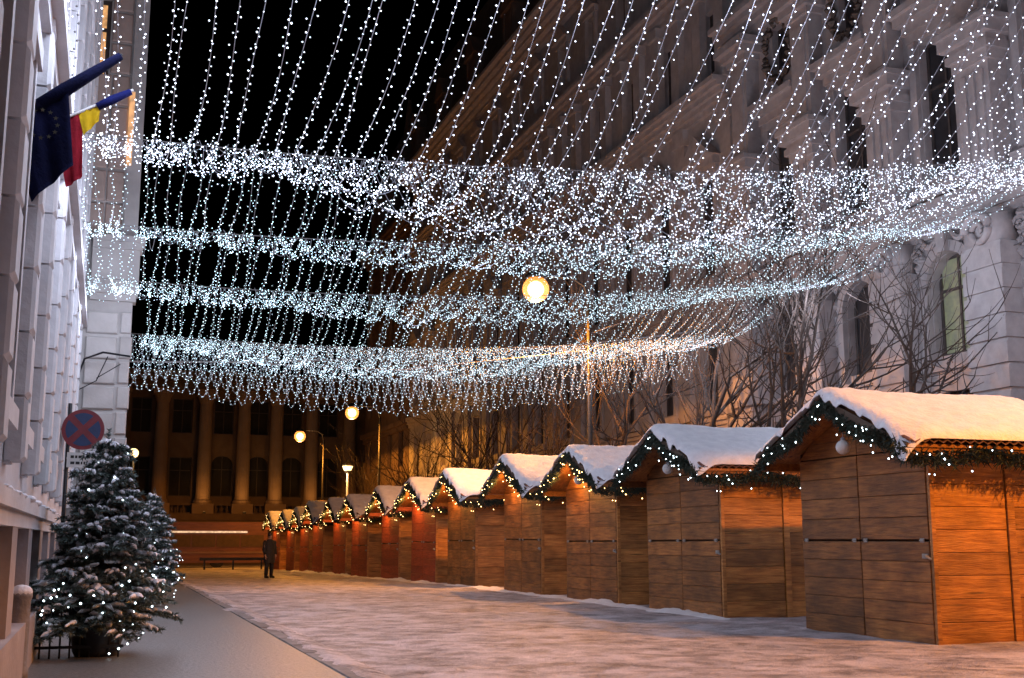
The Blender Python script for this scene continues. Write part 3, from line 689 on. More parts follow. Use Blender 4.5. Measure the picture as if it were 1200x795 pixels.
# four front shutters of planks
for sy in (-1, 1):
    ya, yb_ = (-hw+.03, -.008) if sy < 0 else (.008, hw-.03)
    for up in (0, 1):
        z0, z1, n = (-.02, 1.275, 5) if not up else (1.30, 2.46, 4)
        s = MB().box(.015, .038, ya, yb_, z0, z1).build('shutter', 'wood_dark', hut)
        hgt = (z1-z0)/n
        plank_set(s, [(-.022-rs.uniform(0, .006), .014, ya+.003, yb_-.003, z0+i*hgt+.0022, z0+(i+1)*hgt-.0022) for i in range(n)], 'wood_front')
    for yy in (ya+.12, yb_-.12):
        b = MB(); b.box(-.036, -.020, yy-.04, yy+.04, 1.262, 1.315); b.tube([(-.036, yy-.045, 1.288), (-.036, yy+.045, 1.288)], .010, 6); b.build('hinge', 'steel', hut)
b = MB(); b.box(-.04, -.02, -hw+.04, -hw+.16, 1.06, 1.12); b.tube([(-.05, -hw+.06, 1.09), (-.09, -hw+.02, 1.09), (-.05, -hw-.03, 1.05)], .016, 6); b.build('latch', 'steel', hut)
# gable planks
g = MB().box(.012, .036, -hw+.05, hw-.05, 2.475, 2.5).build('gable', 'wood_dark', hut)
for (z0, z1) in ((2.475, 2.69), (2.70, 2.91), (2.92, 3.14)):
    def yw(z): return min(hw-.03, EY*(ZR-.07-z)/(ZR-EZ))
    for sgn in (-1, 1):
        a0, a1 = yw(z0), max(.02, yw(z1)); q = MB()
        q.prism([(.006*sgn, z0), (a0*sgn, z0), (a1*sgn, z1), (.006*sgn, z1)], 'x', -.02, .011); q.build('plank', 'wood_front', g)
# side walls: two panels of planks and battens (near side), plain far side
w = MB().box(.0, Dp, -hw+.022, -hw+.038, -.05, HW-.05).build('side_wall', 'wood_dark', hut)
n = 9; hh = (HW-.0)/n
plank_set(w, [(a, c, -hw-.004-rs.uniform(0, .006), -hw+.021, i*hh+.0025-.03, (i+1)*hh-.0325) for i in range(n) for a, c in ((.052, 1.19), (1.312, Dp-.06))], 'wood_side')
for x in (0, 1.2, Dp-.05): MB().box(x-(.012 if x == 0 else 0), x+(.05 if x != 1.2 else .11), -hw-.03, -hw+.02, -.05, HW-.06).build('batten', 'wood_side', w)
w2 = MB().box(.0, Dp, hw-.038, hw-.02, -.05, HW-.05).build('side_wall', 'wood_dark', hut)
plank_set(w2, [(.052, Dp-.06, hw-.019, hw+.006, i*hh+.0025-.03, (i+1)*hh-.0325) for i in range(n)], 'wood_side')
w3 = MB().box(Dp-.038, Dp-.02, -hw+.04, hw-.04, -.05, HW-.05).build('back_wall', 'wood_dark', hut)
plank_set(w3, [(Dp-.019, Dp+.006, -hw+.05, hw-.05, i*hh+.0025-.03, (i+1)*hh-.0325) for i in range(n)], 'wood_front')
# corrugated roof sheet with boards below
b = MB(); NX = 96; vs = []; fs = []
for lay in (0, 1):
    for j, yy in enumerate((-EY-.04, 0, EY+.04)):
        for i in range(NX+1):
            x = -FO-.02+(Dp+FO+BO+.04)*i/NX
            vs.append((x, yy, roof_z(yy)+.035+.020*math.sin(i*math.pi/2.0)+lay*.012))
st = NX+1
for lay in (0, 1):
    for j in (0, 1):
        for i in range(NX):
            a = lay*3*st+j*st+i; fs.append((a, a+1, a+st+1, a+st))
for j in (0, 2):
    for i in range(NX): a = j*st+i; fs.append((a, a+1, a+3*st+1, a+3*st))
b.add(vs, fs); roof = b.build('roof', 'roof_sheet', hut)
b = MB()
for sgn in (-1, 1):
    b.hexa([(-FO, 0, ZR-.05), (Dp+BO, 0, ZR-.05), (Dp+BO, sgn*EY, EZ-.05), (-FO, sgn*EY, EZ-.05)], [(-FO, 0, ZR-.01), (Dp+BO, 0, ZR-.01), (Dp+BO, sgn*EY, EZ-.01), (-FO, sgn*EY, EZ-.01)])
b.build('roof_board', 'wood_front', roof)
for sgn in (-1, 1):
    b = MB(); b.hexa([(-FO-.03, 0, ZR-.16), (-FO, 0, ZR-.16), (-FO, sgn*EY, EZ-.16), (-FO-.03, sgn*EY, EZ-.16)], [(-FO-.03, 0, ZR-.0), (-FO, 0, ZR-.0), (-FO, sgn*EY, EZ-.0), (-FO-.03, sgn*EY, EZ-.0)])
    b.build('bargeboard', 'wood_dark', roof)
    MB().box(-FO+.02, Dp+BO-.02, sgn*(EY-.03)-.012, sgn*(EY-.03)+.012, EZ-.17, EZ-.052).build('fascia', 'wood_front', roof)
def snow_mesh(seed):
    b = MB(); nx, ny = 64, 90; top, bot, fs = [], [], []
    ex0, ex1, ey = -FO-.08, Dp+BO+.05, EY+.05
    for i in range(nx+1):
        for j in range(ny+1):
            s, t = i/nx, j/ny
            # crowd the samples towards the edges
            s = .5-.5*math.cos(math.pi*s); t = .5-.5*math.cos(math.pi*t)
            x = ex0+(ex1-ex0)*s; y = -ey+2*ey*t
            ef = min(s, 1-s)*(ex1-ex0); el = min(t, 1-t)*2*ey; e = min(ef, el)
            th = .105*(1-math.exp(-e/.045))*(0.9+.35*noise.noise((x*.9+seed, y*.9, seed)))
            lump = noise.noise((x*5+seed*3, y*5, 2.0))
            th += (.022*lump+.014*noise.noise((x*13+seed, y*13, 5.0)))*min(1, e*8)
            ox = -.06*max(0, noise.noise((y*4.2+seed, 1.5, seed*2)))*math.exp(-ef/.12) if s < .5 else 0
            dz = -.17*max(0, noise.noise((y*6.5+seed*5, 4.5, 0))+.12)*math.exp(-ef/.05) if s < .5 else 0
            # sagging lump at the near front corner
            dc = math.hypot(x-ex0, y+ey)
            dz -= .20*math.exp(-(dc/.20)**2)
            oy = 0.03*lump*math.exp(-el/.1)*(1 if t > .5 else -1)
            zz = ZR-(ZR-EZ)*(math.sqrt(y*y+.004)-.063)/EY
            top.append((x+ox, y+oy, zz+.06+max(th, .0)+dz)); bot.append((x+ox*.6, y+oy, zz+.052+dz))
    N = (nx+1)*(ny+1)
    for i in range(nx):
        for j in range(ny):
            a = i*(ny+1)+j; q = (a, a+1, a+ny+2, a+ny+1); fs += [q, tuple(N+v for v in q[::-1])]
    for i in range(nx):
        for j in (0, ny): a = i*(ny+1)+j; fs.append((a, a+ny+1, N+a+ny+1, N+a))
    for j in range(ny):
        for i in (0, nx): a = i*(ny+1)+j; fs.append((a, a+1, N+a+1, N+a))
    b.add(top+bot, fs); return b.mesh('snow_layer', 'snow', True)
snows = [snow_mesh(s) for s in (1.3, 4.7, 8.1)]
link('snow_layer', snows[0], roof)

# fir garland hung along both rakes and the near eave; bulbs are its part
def garland_path(rev):
    P = [Vector((-FO-.07, EY, EZ-.05)), Vector((-FO-.07, 0, ZR-.03)), Vector((-FO-.07, -EY, EZ-.05)), Vector((Dp+BO-.1, -EY-.05, EZ-.05))]
    out = []
    for a, c in zip(P, P[1:]):
        m = int((c-a).length/.022)
        for i in range(m): out.append(a.lerp(c, i/m))
    return out
def garland_mesh(seed, mb_led):
    r = random.Random(seed); b = MB(); led = []
    pts = garland_path(0)
    for i, p in enumerate(pts):
        sway = .04*math.sin(i*.09)+.03*noise.noise((i*.05, seed, 0)); c = p+Vector((0, 0, -.06+sway))
        for k in range(13):
            d = Vector((r.gauss(0, 1), r.gauss(0, 1), r.gauss(-.45, .9))).normalized(); Ln = r.uniform(.05, .165)
            u = d.cross(Vector((r.random(), r.random(), r.random()))).normalized()*.011
            s0 = c+Vector((r.uniform(-.04, .04), r.uniform(-.04, .04), r.uniform(-.14, .04)))
            b.add([s0-u, s0+u, s0+d*Ln], [(0, 1, 2)])
        if r.random() < .19:
            led.append(c+Vector((r.uniform(-.12, -.02), r.uniform(-.08, .08), r.uniform(-.24, .06))) if i < len(pts)*.56 else c+Vector((r.uniform(-.1, .1), r.uniform(-.12, -.02), r.uniform(-.28, .04))))
    for q in led: mb_led.octa(q, r.uniform(.009, .017))
    return b.mesh('fir_garland', 'needle')
lb = MB(); gm = garland_mesh(3, lb); lb_cool = lb.mesh('bulbs', 'led_soft'); lb_warm = lb.mesh('bulbs', 'led_warm')

dR = [15.1, 20.13, 24.16, 28.4, 33.4, 37.5, 42.1, 47.2, 51.6, 56.5, 60.6, 65.2, 70.4]
XH = 9.98
names = ['nearest wooden market hut, its orange-lit plank side cut by the photo edge',
 'second wooden market hut from the right, side half orange and half in shadow',
 'third wooden market hut from the right, brown front under lavender snow',
 'fourth wooden market hut from the right edge, brown front, warm gable bulbs',
 'fifth wooden market hut from the right, last one with brown front',
 'sixth wooden market hut from the right, first one with red front',
 'seventh wooden market hut from the right, red front and pale roof',
 'eighth wooden market hut from the right, narrow red front',
 'ninth wooden market hut, fifth counted from the far end',
 'tenth wooden market hut, fourth counted from the far end',
 'eleventh wooden market hut, third counted from the far end',
 'last but one wooden market hut at the far end of the row',
 'last wooden market hut at the far end, right behind the standing person']
for i, d in enumerate(dR):
    yr = (d-XH*math.sin(R(19.05)))/math.cos(R(19.05)); yc = yr+hw
    h = hut if i == 0 else copy_tree(hut)
    h.location = (XH+random.uniform(-.04, .04)*(i > 0), yc, gz(yc)+.0); h['label'] = names[i]; h['group'] = 'wooden market huts in a row'
    if i:
        h.rotation_euler.z = random.uniform(-.02, .02); h.rotation_euler.x = random.uniform(-.007, .007); h.scale.z = random.uniform(.975, 1.03)
        for ch in h.children_recursive:
            if ch.name.startswith('snow_layer'): ch.data = snows[i % 3]
            if i >= 5 and ch.type == 'MESH' and ch.data.materials and ch.data.materials[0] == M['wood_front'] and not ch.name.startswith('roof'):
                ch.material_slots[0].link = 'OBJECT'; ch.material_slots[0].material = M['wood_red']
    g = link('fir_garland', gm, None, h.location); g.rotation_euler = h.rotation_euler; g.scale = h.scale
    tag(g, 'fir garland with %s lights on the %s' % ('cool white' if i < 2 else 'warm yellow',
        ['nearest hut', 'second hut from the right', 'third hut from the right', 'fourth hut from the right', 'fifth hut from the right', 'sixth hut from the right',
         'seventh hut from the right', 'eighth hut from the right', 'ninth hut from the right', 'tenth hut from the right', 'third hut from far end', 'last hut but one', 'last hut of the row'][i]), 'garland', 'fir garlands on the market huts')
    bo = link('bulbs', lb_cool if i < 2 else lb_warm, g); bo['kind'] = 'stuff'
    if i >= 2:     # warm lamp glow under the front overhang, one real bulb row
        ld = bpy.data.lights.new('gable_light', 'POINT'); ld.energy = 40 if i < 5 else 75; ld.color = (1, .44, .09); ld.shadow_soft_size = .08
        link('light', ld, g, (-.42, .5, 2.62))
    if i < 3:
        s = thing('bauble', ['frosted white bauble hanging on the gable of the nearest hut', 'frosted white bauble hanging on the gable of the second hut', 'frosted white bauble hanging on the gable of the third hut'][i], 'bauble',
                  (h.location.x-.34, yc-.15, h.location.z+2.56), 'white baubles on the hut gables')
        MB().ball((0, 0, 0), .10, 18, 12).build('ball', 'sign_white', s, True)
        b = MB(); b.lathe([(.03, .095), (.03, .13), (.01, .14)], 8); b.tube([(0, 0, .13), (0, 0, .5)], .004, 4); b.build('hanger', 'wire', s)

# ------------------------------------------------------------------ light curtains over the street
cabY = [9.0, 16.67, 20.6, 25.0, 31.2]; sags = [1.4, .8, .8, 1.0]
xs0 = -0.62; xe = 16.6
CZ = [(6.75, 0, .0061), (6.88, -.006, .0061), (6.62, -.008, .0061), (6.6, -.025, .0061), (6.55, -.05, .006)]
def cz(x, k): a, b_, c_ = CZ[k]; return a+b_*x+c_*x*x
clab = ['nearest curtain of sagging light strings, running up out of the top of the photo',
        'second curtain of light strings overhead, between the widest bright band and the one below it',
        'third curtain of light strings overhead, ending in front of the banded pier',
        'fourth and farthest span of light strings, running to the fringe of loops']
def cable(mb, y, x0, x1, k, r=.007):
    pts = [(x0+(x1-x0)*i/24, y, cz(x0+(x1-x0)*i/24, k)) for i in range(25)]; mb.tube(pts, r, 5)
rs = random.Random(21)
for k in range(4):
    ya, yb2 = cabY[k], cabY[k+1]
    t = thing('light_curtain', clab[k], 'fairy lights', (0, ya, 0), 'light curtains over the street')
    if k == 0: b = MB(); cable(b, 0, xs0, XF, 0); b.build('support_cable', 'cable', t)
    b = MB(); cable(b, yb2-ya, xs0 if k < 3 else XR, XF, k+1); b.build('support_cable', 'cable', t)
    n = 82 if k == 0 else 88; mt = 'led' if k == 0 else 'led_cyan'
    for i in range(n):
        x = xs0+(xe-xs0)*(i+.5)/n+rs.uniform(-.05, .05)
        if k == 3 and x < .5: continue
        if k == 0 and rs.random() < .03: continue
        x2 = x+rs.uniform(-.10, .10); s = sags[k]*(rs.uniform(.86, 1.12)*(.70+.80*math.exp(-((x-6.8)/4.6)**2)) if k == 0 else rs.uniform(.86, 1.14)*(.72+.55*math.exp(-((x-7.5)/4.8)**2))); ph = rs.uniform(0, 6); Ls = yb2-ya
        pts = []
        N = 26
        for j in range(N+1):
            tt = j/N; xx = x+(x2-x)*tt+.035*math.sin(tt*9+ph); pts.append(Vector((xx, Ls*tt, cz(xx, k)*(1-tt)+cz(xx, k+1)*tt-4*s*tt*(1-tt)-.01)))
        if rs.random() < .12:      # spare length left dangling in a loop below the far cable
            e = pts[-1]; lw = rs.uniform(.1, .22); ldp = rs.uniform(.15, .42)
            for j in range(1, 9): a = j/8; pts.append(e+Vector((lw*a, 0.02*a, -4*ldp*a*(1-a))))
        wb, bb = MB(), MB(); wb.tube(pts, .0035, 3, cap=False)
        acc, side = 0.0, 1; nxt = rs.uniform(0, .08)
        for a, c in zip(pts, pts[1:]):
            sl = (c-a).length
            while nxt < acc+sl:
                p = a.lerp(c, (nxt-acc)/sl); jj = .012+.045*min(1, max(0, acc-Ls*.5)/1.5); o_ = Vector((side*rs.uniform(.008, .03)+rs.gauss(0, jj), rs.gauss(0, jj), rs.gauss(-.005, jj)))
                bb.octa(p+o_, rs.uniform(.0065, .0112)); side = -side; nxt += rs.uniform(.045, .105)
            acc += sl
        st = wb.build('light_string', 'wire', t); o = bb.build('bulb', mt, st); o['kind'] = 'stuff'
for k in range(4):        # the light the strings give off: a lamp every couple of metres along each curtain
    t = [o for o in C.objects if o.get('label') == clab[k]][0]
    for x in (.0, 1.9, 3.8, 5.7, 15.2, 16.6):
        ld = bpy.data.lights.new('string_light', 'POINT'); ld.energy = CURTAIN_W*(1.5 if k == 0 else 1)*(2.2 if x == 0 else 2.2 if x > 15 else 1); ld.color = (.70, .78, 1.0); ld.shadow_soft_size = .35
        link('light', ld, t, (x, (cabY[k+1]-cabY[k])*.6, cz(x, k+1)-.75))
        if k == 0: link('light', ld, t, (x, .6, cz(x, 0)-.4))
for k in range(4):        # short loops of spare string gathered along each far cable
    t = [o for o in C.objects if o.get('label') == clab[k]][0]; n = 150 if k == 0 else 90
    for i in range(n):
        x = (xs0 if k < 3 else .55)+(xe-.3-xs0)*(i+rs.random())/n; wdt = rs.uniform(.15, .5); dp = rs.uniform(.12, .52 if k == 0 else .40)*((.5+.6*math.exp(-((x-7.5)/5.5)**2)) if k == 0 else 1); yo = (cabY[k+1]-cabY[k])+rs.uniform(-.25, .15); pts = []
        for j in range(11):
            a = j/10; sh = abs(2*a-1); pts.append(Vector((x+wdt*(a-.5), yo, cz(x, k+1)-dp*(1-sh**2))))
        wb, bb = MB(), MB(); wb.tube(pts, .0035, 3, cap=False); acc = 0; nxt = rs.uniform(0, .08); side = 1
        for a, c in zip(pts, pts[1:]):
            sl = (c-a).length
            while nxt < acc+sl:
                bb.octa(a.lerp(c, (nxt-acc)/sl)+Vector((side*.02+rs.gauss(0, .05), rs.gauss(0, .05), rs.gauss(0, .05))), rs.uniform(.0065, .0112)); side = -side; nxt += rs.uniform(.06, .10)
            acc += sl
        if not bb.v: continue
        st = wb.build('light_string', 'wire', t); o = bb.build('bulb', 'led' if k == 0 else 'led_cyan', st); o['kind'] = 'stuff'
# fringe of overlapping loops under the last cable
t = thing('light_fringe', 'lowest fringe of looped lights hanging under the thick grey cable above the far trees', 'fairy lights', (0, cabY[4], 0))
b = MB(); b.tube([(x, .1, 5.8+.03*x+.0045*x*x) for x in [XR+.82*i for i in range(25)]], .022, 6); b.build('support_cable', 'cable', t)
for row in range(3):
    n = 62
    for i in range(n):
        x = .42+(xe-.42)*(i+.37*row)/n; wdt = rs.uniform(.48, .6); dp = (1.3+.5*math.sin(min(x, 16)/16*math.pi)+.06*math.sin(x*2.7)+rs.uniform(-.05, .05))*(1.0, .8, .55)[row]
        yo = rs.uniform(-.15, .25); pts = []
        for j in range(19):
            a = j/18; sh = abs(2*a-1); pts.append(Vector((x+wdt*(a-.5), yo, cz(x, 4)-dp*(1-sh**2.2))))
        wb, bb = MB(), MB(); wb.tube(pts, .0035, 3, cap=False); acc = 0; nxt = rs.uniform(0, .08); side = 1
        for a, c in zip(pts, pts[1:]):
            sl = (c-a).length
            while nxt < acc+sl:
                bb.octa(a.lerp(c, (nxt-acc)/sl)+Vector((side*.02, 0, 0)), rs.uniform(.0065, .0112)); side = -side; nxt += rs.uniform(.07, .11)
            acc += sl
        st = wb.build('light_string', 'wire', t); o = bb.build('bulb', 'led_cyan', st); o['kind'] = 'stuff'
for x in (1.5, 5.0, 8.5, 12.0, 15.5):
    ld = bpy.data.lights.new('string_light', 'POINT'); ld.energy = CURTAIN_W*1.3; ld.color = (.70, .78, 1.0); ld.shadow_soft_size = .35
    link('light', ld, t, (x, .6, cz(x, 4)-1.0))
# single string down the left facade
b = MB(); pts = [Vector((XL+.2, 13.0, 12-.5*i)) for i in range(13)]; b.tube(pts, .004, 3)
o = b.build('light_string', 'wire'); tag(o, 'single unlit string hanging straight down the left facade above the flags', 'fairy lights')
bb = MB()
for i in range(60): bb.octa((XL+.2+rs.uniform(-.02, .02), 13, 12-.1*i), .017)
bb.build('bulb', 'cable', o)['kind'] = 'stuff'
# overhead contact wires and a span wire lit by the lamp
for (pts, rr_, lab) in (([(3.0, 33.6, 6.25), (8, 33.2, 6.2), (13.5, 32.0, 6.9)], .016, 'thin wire lit yellow that ends at the middle lamp post'),
                   ([(XF, 27.0, 9.6), (16, 31, 8.3), (13.5, 32.0, 7.4)], .014, 'dark span wire from middle lamp post to the grey building'),
                   ([(XF, 19.0, 8.4), (XF-1.0, 27, 7.2), (XF-1.5, 34.0, 6.6)], .014, 'dark wire sloping across the arched windows')):
    o = MB().tube(pts, rr_, 5).build('span_wire', 'cable'); tag(o, lab, 'wire', 'wires over the street')

# ------------------------------------------------------------------ bare trees
def bare_tree(seed, H, spread=.55, levels=5, thick=.11):
    r = random.Random(seed); trunk, crown = MB(), MB()
    def grow(p, d, Ln, rad, lv, mb):
        n = 5; pts, rads = [p], [rad]; q = p.copy(); dd = d.copy()
        for i in range(n):
            dd = (dd+Vector((r.gauss(0, .09), r.gauss(0, .09), .05+.03*lv))).normalized(); q = q+dd*(Ln/n); pts.append(q.copy()); rads.append(rad*(1-.62*(i+1)/n))
        mb.tube(pts, rads, 7 if lv < 1 else 5 if lv < 2 else 4 if lv < 3 else 3, cap=False)
        if lv >= levels: return
        for i in range(1, n+1):
            for _ in range(r.choice((1, 2)) if lv < 2 else r.choice((0, 1, 1))):
                if lv == 0 and i < 2: continue
                u, w = basis(dd); a = r.uniform(0, 6.28); tilt = r.uniform(.35, .95)*spread/.55
                nd = (dd*math.cos(tilt)+(u*math.cos(a)+w*math.sin(a))*math.sin(tilt)).normalized()
                grow(pts[i], nd, Ln*r.uniform(.42, .72), max(.010, rads[i]*.74), lv+1, crown)
    grow(Vector((0, 0, -.2)), Vector((0, 0, 1)), H*.52, thick, 0, trunk)
    return trunk.mesh('trunk', 'bark', True), crown.mesh('crown', 'bark')
tmesh = [bare_tree(31, 9.6, .6, 3), bare_tree(32, 8.6, .75, 3), bare_tree(33, 10.6, .55, 3, .13)]
tr = [(15.4, 24.2, 0, 1.0, 'bare tree with upright stems behind the nearest hut roof, close to the green window'),
      (15.9, 20.6, 1, .95, 'thin bare tree at the right edge of the photo above the nearest hut'),
      (15.0, 25.6, 1, .9, 'bare tree just left of the nearest hut ridge in front of the balcony'),
      (15.2, 29.6, 2, .9, 'bare tree with many forks above the second hut roof'),
      (15.0, 33.6, 0, .95, 'bare tree against the orange-lit wall above the second hut'),
      (15.4, 39.0, 1, 1.0, 'bare tree above the third hut right of the middle lamp post'),
      (15.2, 45.0, 2, .95, 'brown bare tree above the fourth hut left of the lamp post'),
      (16.0, 51.0, 0, 1.1, 'brown bare tree with dense twigs above the fifth hut'),
      (15.4, 57.0, 1, 1.1, 'brown bare tree with wide twigs above the sixth hut'),
      (16.2, 63.0, 2, 1.0, 'dark bare tree above the seventh hut'),
      (15.4, 71.0, 1, 1.0, 'orange-lit bare tree right of the pale lantern post'),
      (16.4, 78.0, 0, 1.0, 'faraway bare tree between the last lamp and dark building')]
for (x, y, k, s, lab) in tr:
    t = thing('bare_tree', lab, 'tree', (x, y, gz(y)), 'bare trees behind the huts', random.uniform(0, 6.28)); s *= 1.25 if y < 36 else 1.0; t.scale = (s, s, s)
    link('trunk', tmesh[k][0], t); link('crown', tmesh[k][1], t)

# ------------------------------------------------------------------ potted fir trees with snow and lights
def fir(seed, H, Rb):
    r = random.Random(seed); nd, sn, wd, leds = MB(), MB(), MB(), []
    wd.tube([(0, 0, .3), (.01, 0, H*.6), (0, 0, H)], [.05, .03, .006], 7)
    def needles(a, c, num, ln):
        ax = (c-a).normalized(); u, w = basis(ax)
        for i in range(num):
            p = a.lerp(c, r.random()); an = r.uniform(0, 6.28); d = (ax*.75+u*math.cos(an)+w*math.sin(an)*.7).normalized(); L_ = ln*r.uniform(.7, 1.2)
            s_ = d.cross(Vector((r.random()-.5, r.random()-.5, r.random()))).normalized()*.0085
            nd.add([p-s_, p+s_, p+d*L_], [(0, 1, 2)])
    z = .52
    while z < H-.05:
        f = (z-.4)/(H-.4); L0 = Rb*(1-f)**.68*r.uniform(.8, 1.15); nb = int(11+6*(1-f)); off = r.uniform(0, 6)
        for i in range(nb):
            a = off+6.283*i/nb+r.uniform(-.25, .25); Lb = L0*r.uniform(.6, 1.15)+.04; out = Vector((math.cos(a), math.sin(a), 0))
            p0 = Vector((0, 0, z+r.uniform(-.12, .12))); up = .34-.75*(1-f)*r.uniform(.5, 1.25)
            p1 = p0+out*(Lb*.5)+Vector((0, 0, Lb*up*.5)); p2 = p0+out*Lb+Vector((0, 0, Lb*up*.7-.02))
            wd.tube([p0, p1, p2], [.013, .009, .003], 4, cap=False)
            needles(p0.lerp(p1, .3), p1, int(34*Lb/.5)+8, .06); needles(p1, p2, int(60*Lb/.5)+18, .06)
            side = Vector((-out.y, out.x, 0))
            for tt in (.35, .5, .65, .8, .92):
                q = p0.lerp(p1, tt*2) if tt < .5 else p1.lerp(p2, tt*2-1); tl = Lb*.42*(1.15-tt)+.04
                for sg in (-1, 1):
                    e = q+(out*.7+side*sg).normalized()*tl+Vector((0, 0, r.uniform(-.05, .02))); needles(q, e, int(40*tl/.2)+9, .055)
                    if r.random() < .30*(0.6+f): sn.tube([q.lerp(e, .1)+Vector((0, 0, .012)), q.lerp(e, .45)+Vector((0, 0, .022)), q.lerp(e, .8)+Vector((0, 0, .016)), e], [.006, r.uniform(.014, .032), r.uniform(.012, .026), .004], 6)
            if r.random() < .62:
                m_ = r.randint(3, 7); st_ = r.uniform(.3, .6)
                pts = [p1.lerp(p2, st_-.3+(.95-st_+.2)*j/m_)+Vector((r.uniform(-.012, .012), r.uniform(-.012, .012), .022)) for j in range(m_+1)]
                sn.tube(pts, [.006]+[r.uniform(.014, .04) for _ in range(m_-1)]+[.006], 6)
            if r.random() < .26: leds.append(p1.lerp(p2, r.uniform(.2, 1.05))+Vector((r.uniform(-.05, .05), r.uniform(-.05, .05), r.uniform(.0, .05))))
        z += .085+.05*(1-f)*r.uniform(.5, 1.2)
    needles(Vector((0, 0, H-.4)), Vector((0, 0, H+.16)), 170, .05)
    for a in (0, 1.6, 3.1, 4.7): needles(Vector((0, 0, H-.12)), Vector((.11*math.cos(a), .11*math.sin(a), H-.02)), 40, .045)
    return nd, sn, wd, leds
def potted(loc, seed, H, Rb, lab, lab2, extra):
    t = thing('potted_fir', lab, 'fir tree', loc, 'potted firs along the left wall')
    nd, sn, wd, leds = fir(seed, H, Rb); nd.build('foliage', 'fir_needle', t); sn.build('snow_layer', 'snow', t, True)['kind'] = 'stuff'; wd.build('trunk', 'bark', t, True)
    b = MB(); b.lathe([(.22, 0), (.25, .05), (.31, .48), (.34, .5), (.34, .58), (.29, .58), (.28, .5)], 20); b.build('pot', 'pot', t, True)
    r = random.Random(seed+5); ch = thing('light_chain', lab2, 'fairy lights', loc, 'light chains on the firs'); bb = MB(); wb = MB(); pr = None
    for i in range(extra):      # strands that hang to the ground on the street side
        a = r.uniform(-1.5, -.2); leds.append(Vector((.42*math.cos(a)+r.uniform(-.02, .18), .40*math.sin(a), .05+.95*i/extra)))
    for i in range(int(extra*1.0)): a = r.uniform(-2.6, -.3); q = r.uniform(.55, .8); leds.append(Vector((q*math.cos(a), q*math.sin(a), r.uniform(.45, .85))))
    for p in leds: bb.octa(p, r.uniform(.008, .015))
    leds.sort(key=lambda p: p.z)
    for p, q in zip(leds, leds[1:]):
        if (p-q).length < .5: wb.tube([p, q], .003, 3, cap=False)
    wb.build('wire', 'black', ch)['kind'] = 'stuff'; bb.build('bulb', 'led_soft', ch)['kind'] = 'stuff'
potted((.0, 14.0, .045), 61, 2.32, .84, 'tall snow-dusted potted fir hung with lights in front of the road sign', 'chain of cool white lights strung over the nearest potted fir', 20)
potted((.95, 25.0, .045), 62, 2.1, .62, 'smaller snowy potted fir standing behind the tall one', 'chain of cool white lights strung over the smaller fir behind', 14)

# ------------------------------------------------------------------ sign, railing, bollard, flags on the left
t = thing('road_sign', 'round red and blue no-stopping sign with a small white plate beside the left wall', 'road sign', (-.56, 18.5, .045))
MB().tube([(0, 0, 0), (0, 0, 3.25)], .03, 8).build('post', 'iron', t, True)
sc = (.20, -.07, 2.86)
MB().lathe([(.30, -.01), (.30, .01)], 32, sc, 0, 'y').build('disc', 'sign_red', t)
b = MB()
for k in range(4):         # four blue quarters between the red cross bars
    a0 = math.pi/2*k-math.pi/4+.0; pts = []
    for j in range(9):
        a = a0+.20+(math.pi/2-.40)*j/8; pts.append((sc[0]+.245*math.cos(a), sc[2]+.245*math.sin(a)))
    am = a0+math.pi/4; pts.append((sc[0]+.062*math.cos(am), sc[2]+.062*math.sin(am)))
    b.prism(pts, 'y', sc[1]-.0155, sc[1]-.0095)
b.build('emblem', 'sign_blue', t)
MB().box(.0, .44, -.085, -.07, 2.30, 2.52).build('plate', 'sign_white', t)
b = MB(); rr = random.Random(2)
for row in range(2):
    x = .05
    while x < .38: wv = rr.uniform(.02, .06); b.box(x, x+wv, -.0875, -.0855, 2.345+row*.09, 2.385+row*.09); x += wv+.015
b.build('plate_marks', 'black', t)
b = MB(); b.box(-.01, .3, -.058, -.04, 2.93, 2.96); b.box(-.01, .3, -.058, -.04, 2.42, 2.45); b.box(-.22, .0, -.02, .0, 2.85, 2.88); b.build('bracket', 'steel', t)

t = thing('iron_railing', 'low black iron railing behind the nearest fir pot', 'railing', (-.62, 13.2, .045))
MB().box(0, .9, .55, .58, .58, .61).build('top_rail', 'iron', t); MB().box(0, .9, .55, .58, .10, .13).build('bottom_rail', 'iron', t)
barm = MB().tube([(0, 0, 0), (0, 0, .66)], .010, 6).mesh('bar', 'iron')
for i in range(9): link('bar', barm, t, (.05+.1*i, .565, 0))
t = thing('stone_bollard', 'stone corner bollard with a round snow cap at the left wall', 'bollard', (-.68, 11.9, .02))
MB().lathe([(.105, 0), (.105, .1), (.09, .14), (.088, .72), (.10, .76), (.095, .80)], 14).build('shaft', 'kerb', t, True)
MB().ball((0, 0, .80), .10, 12, 8, 0, .7).build('snow_cap', 'snow', t, True)
b = MB().box(-.60, .06, -.16, .16, 0, .12); o = b.build('doorstep', 'plinth', None, False, (-.72, 11.0, .04)); tag(o, 'low stone doorstep at the foot of the left wall', 'step')

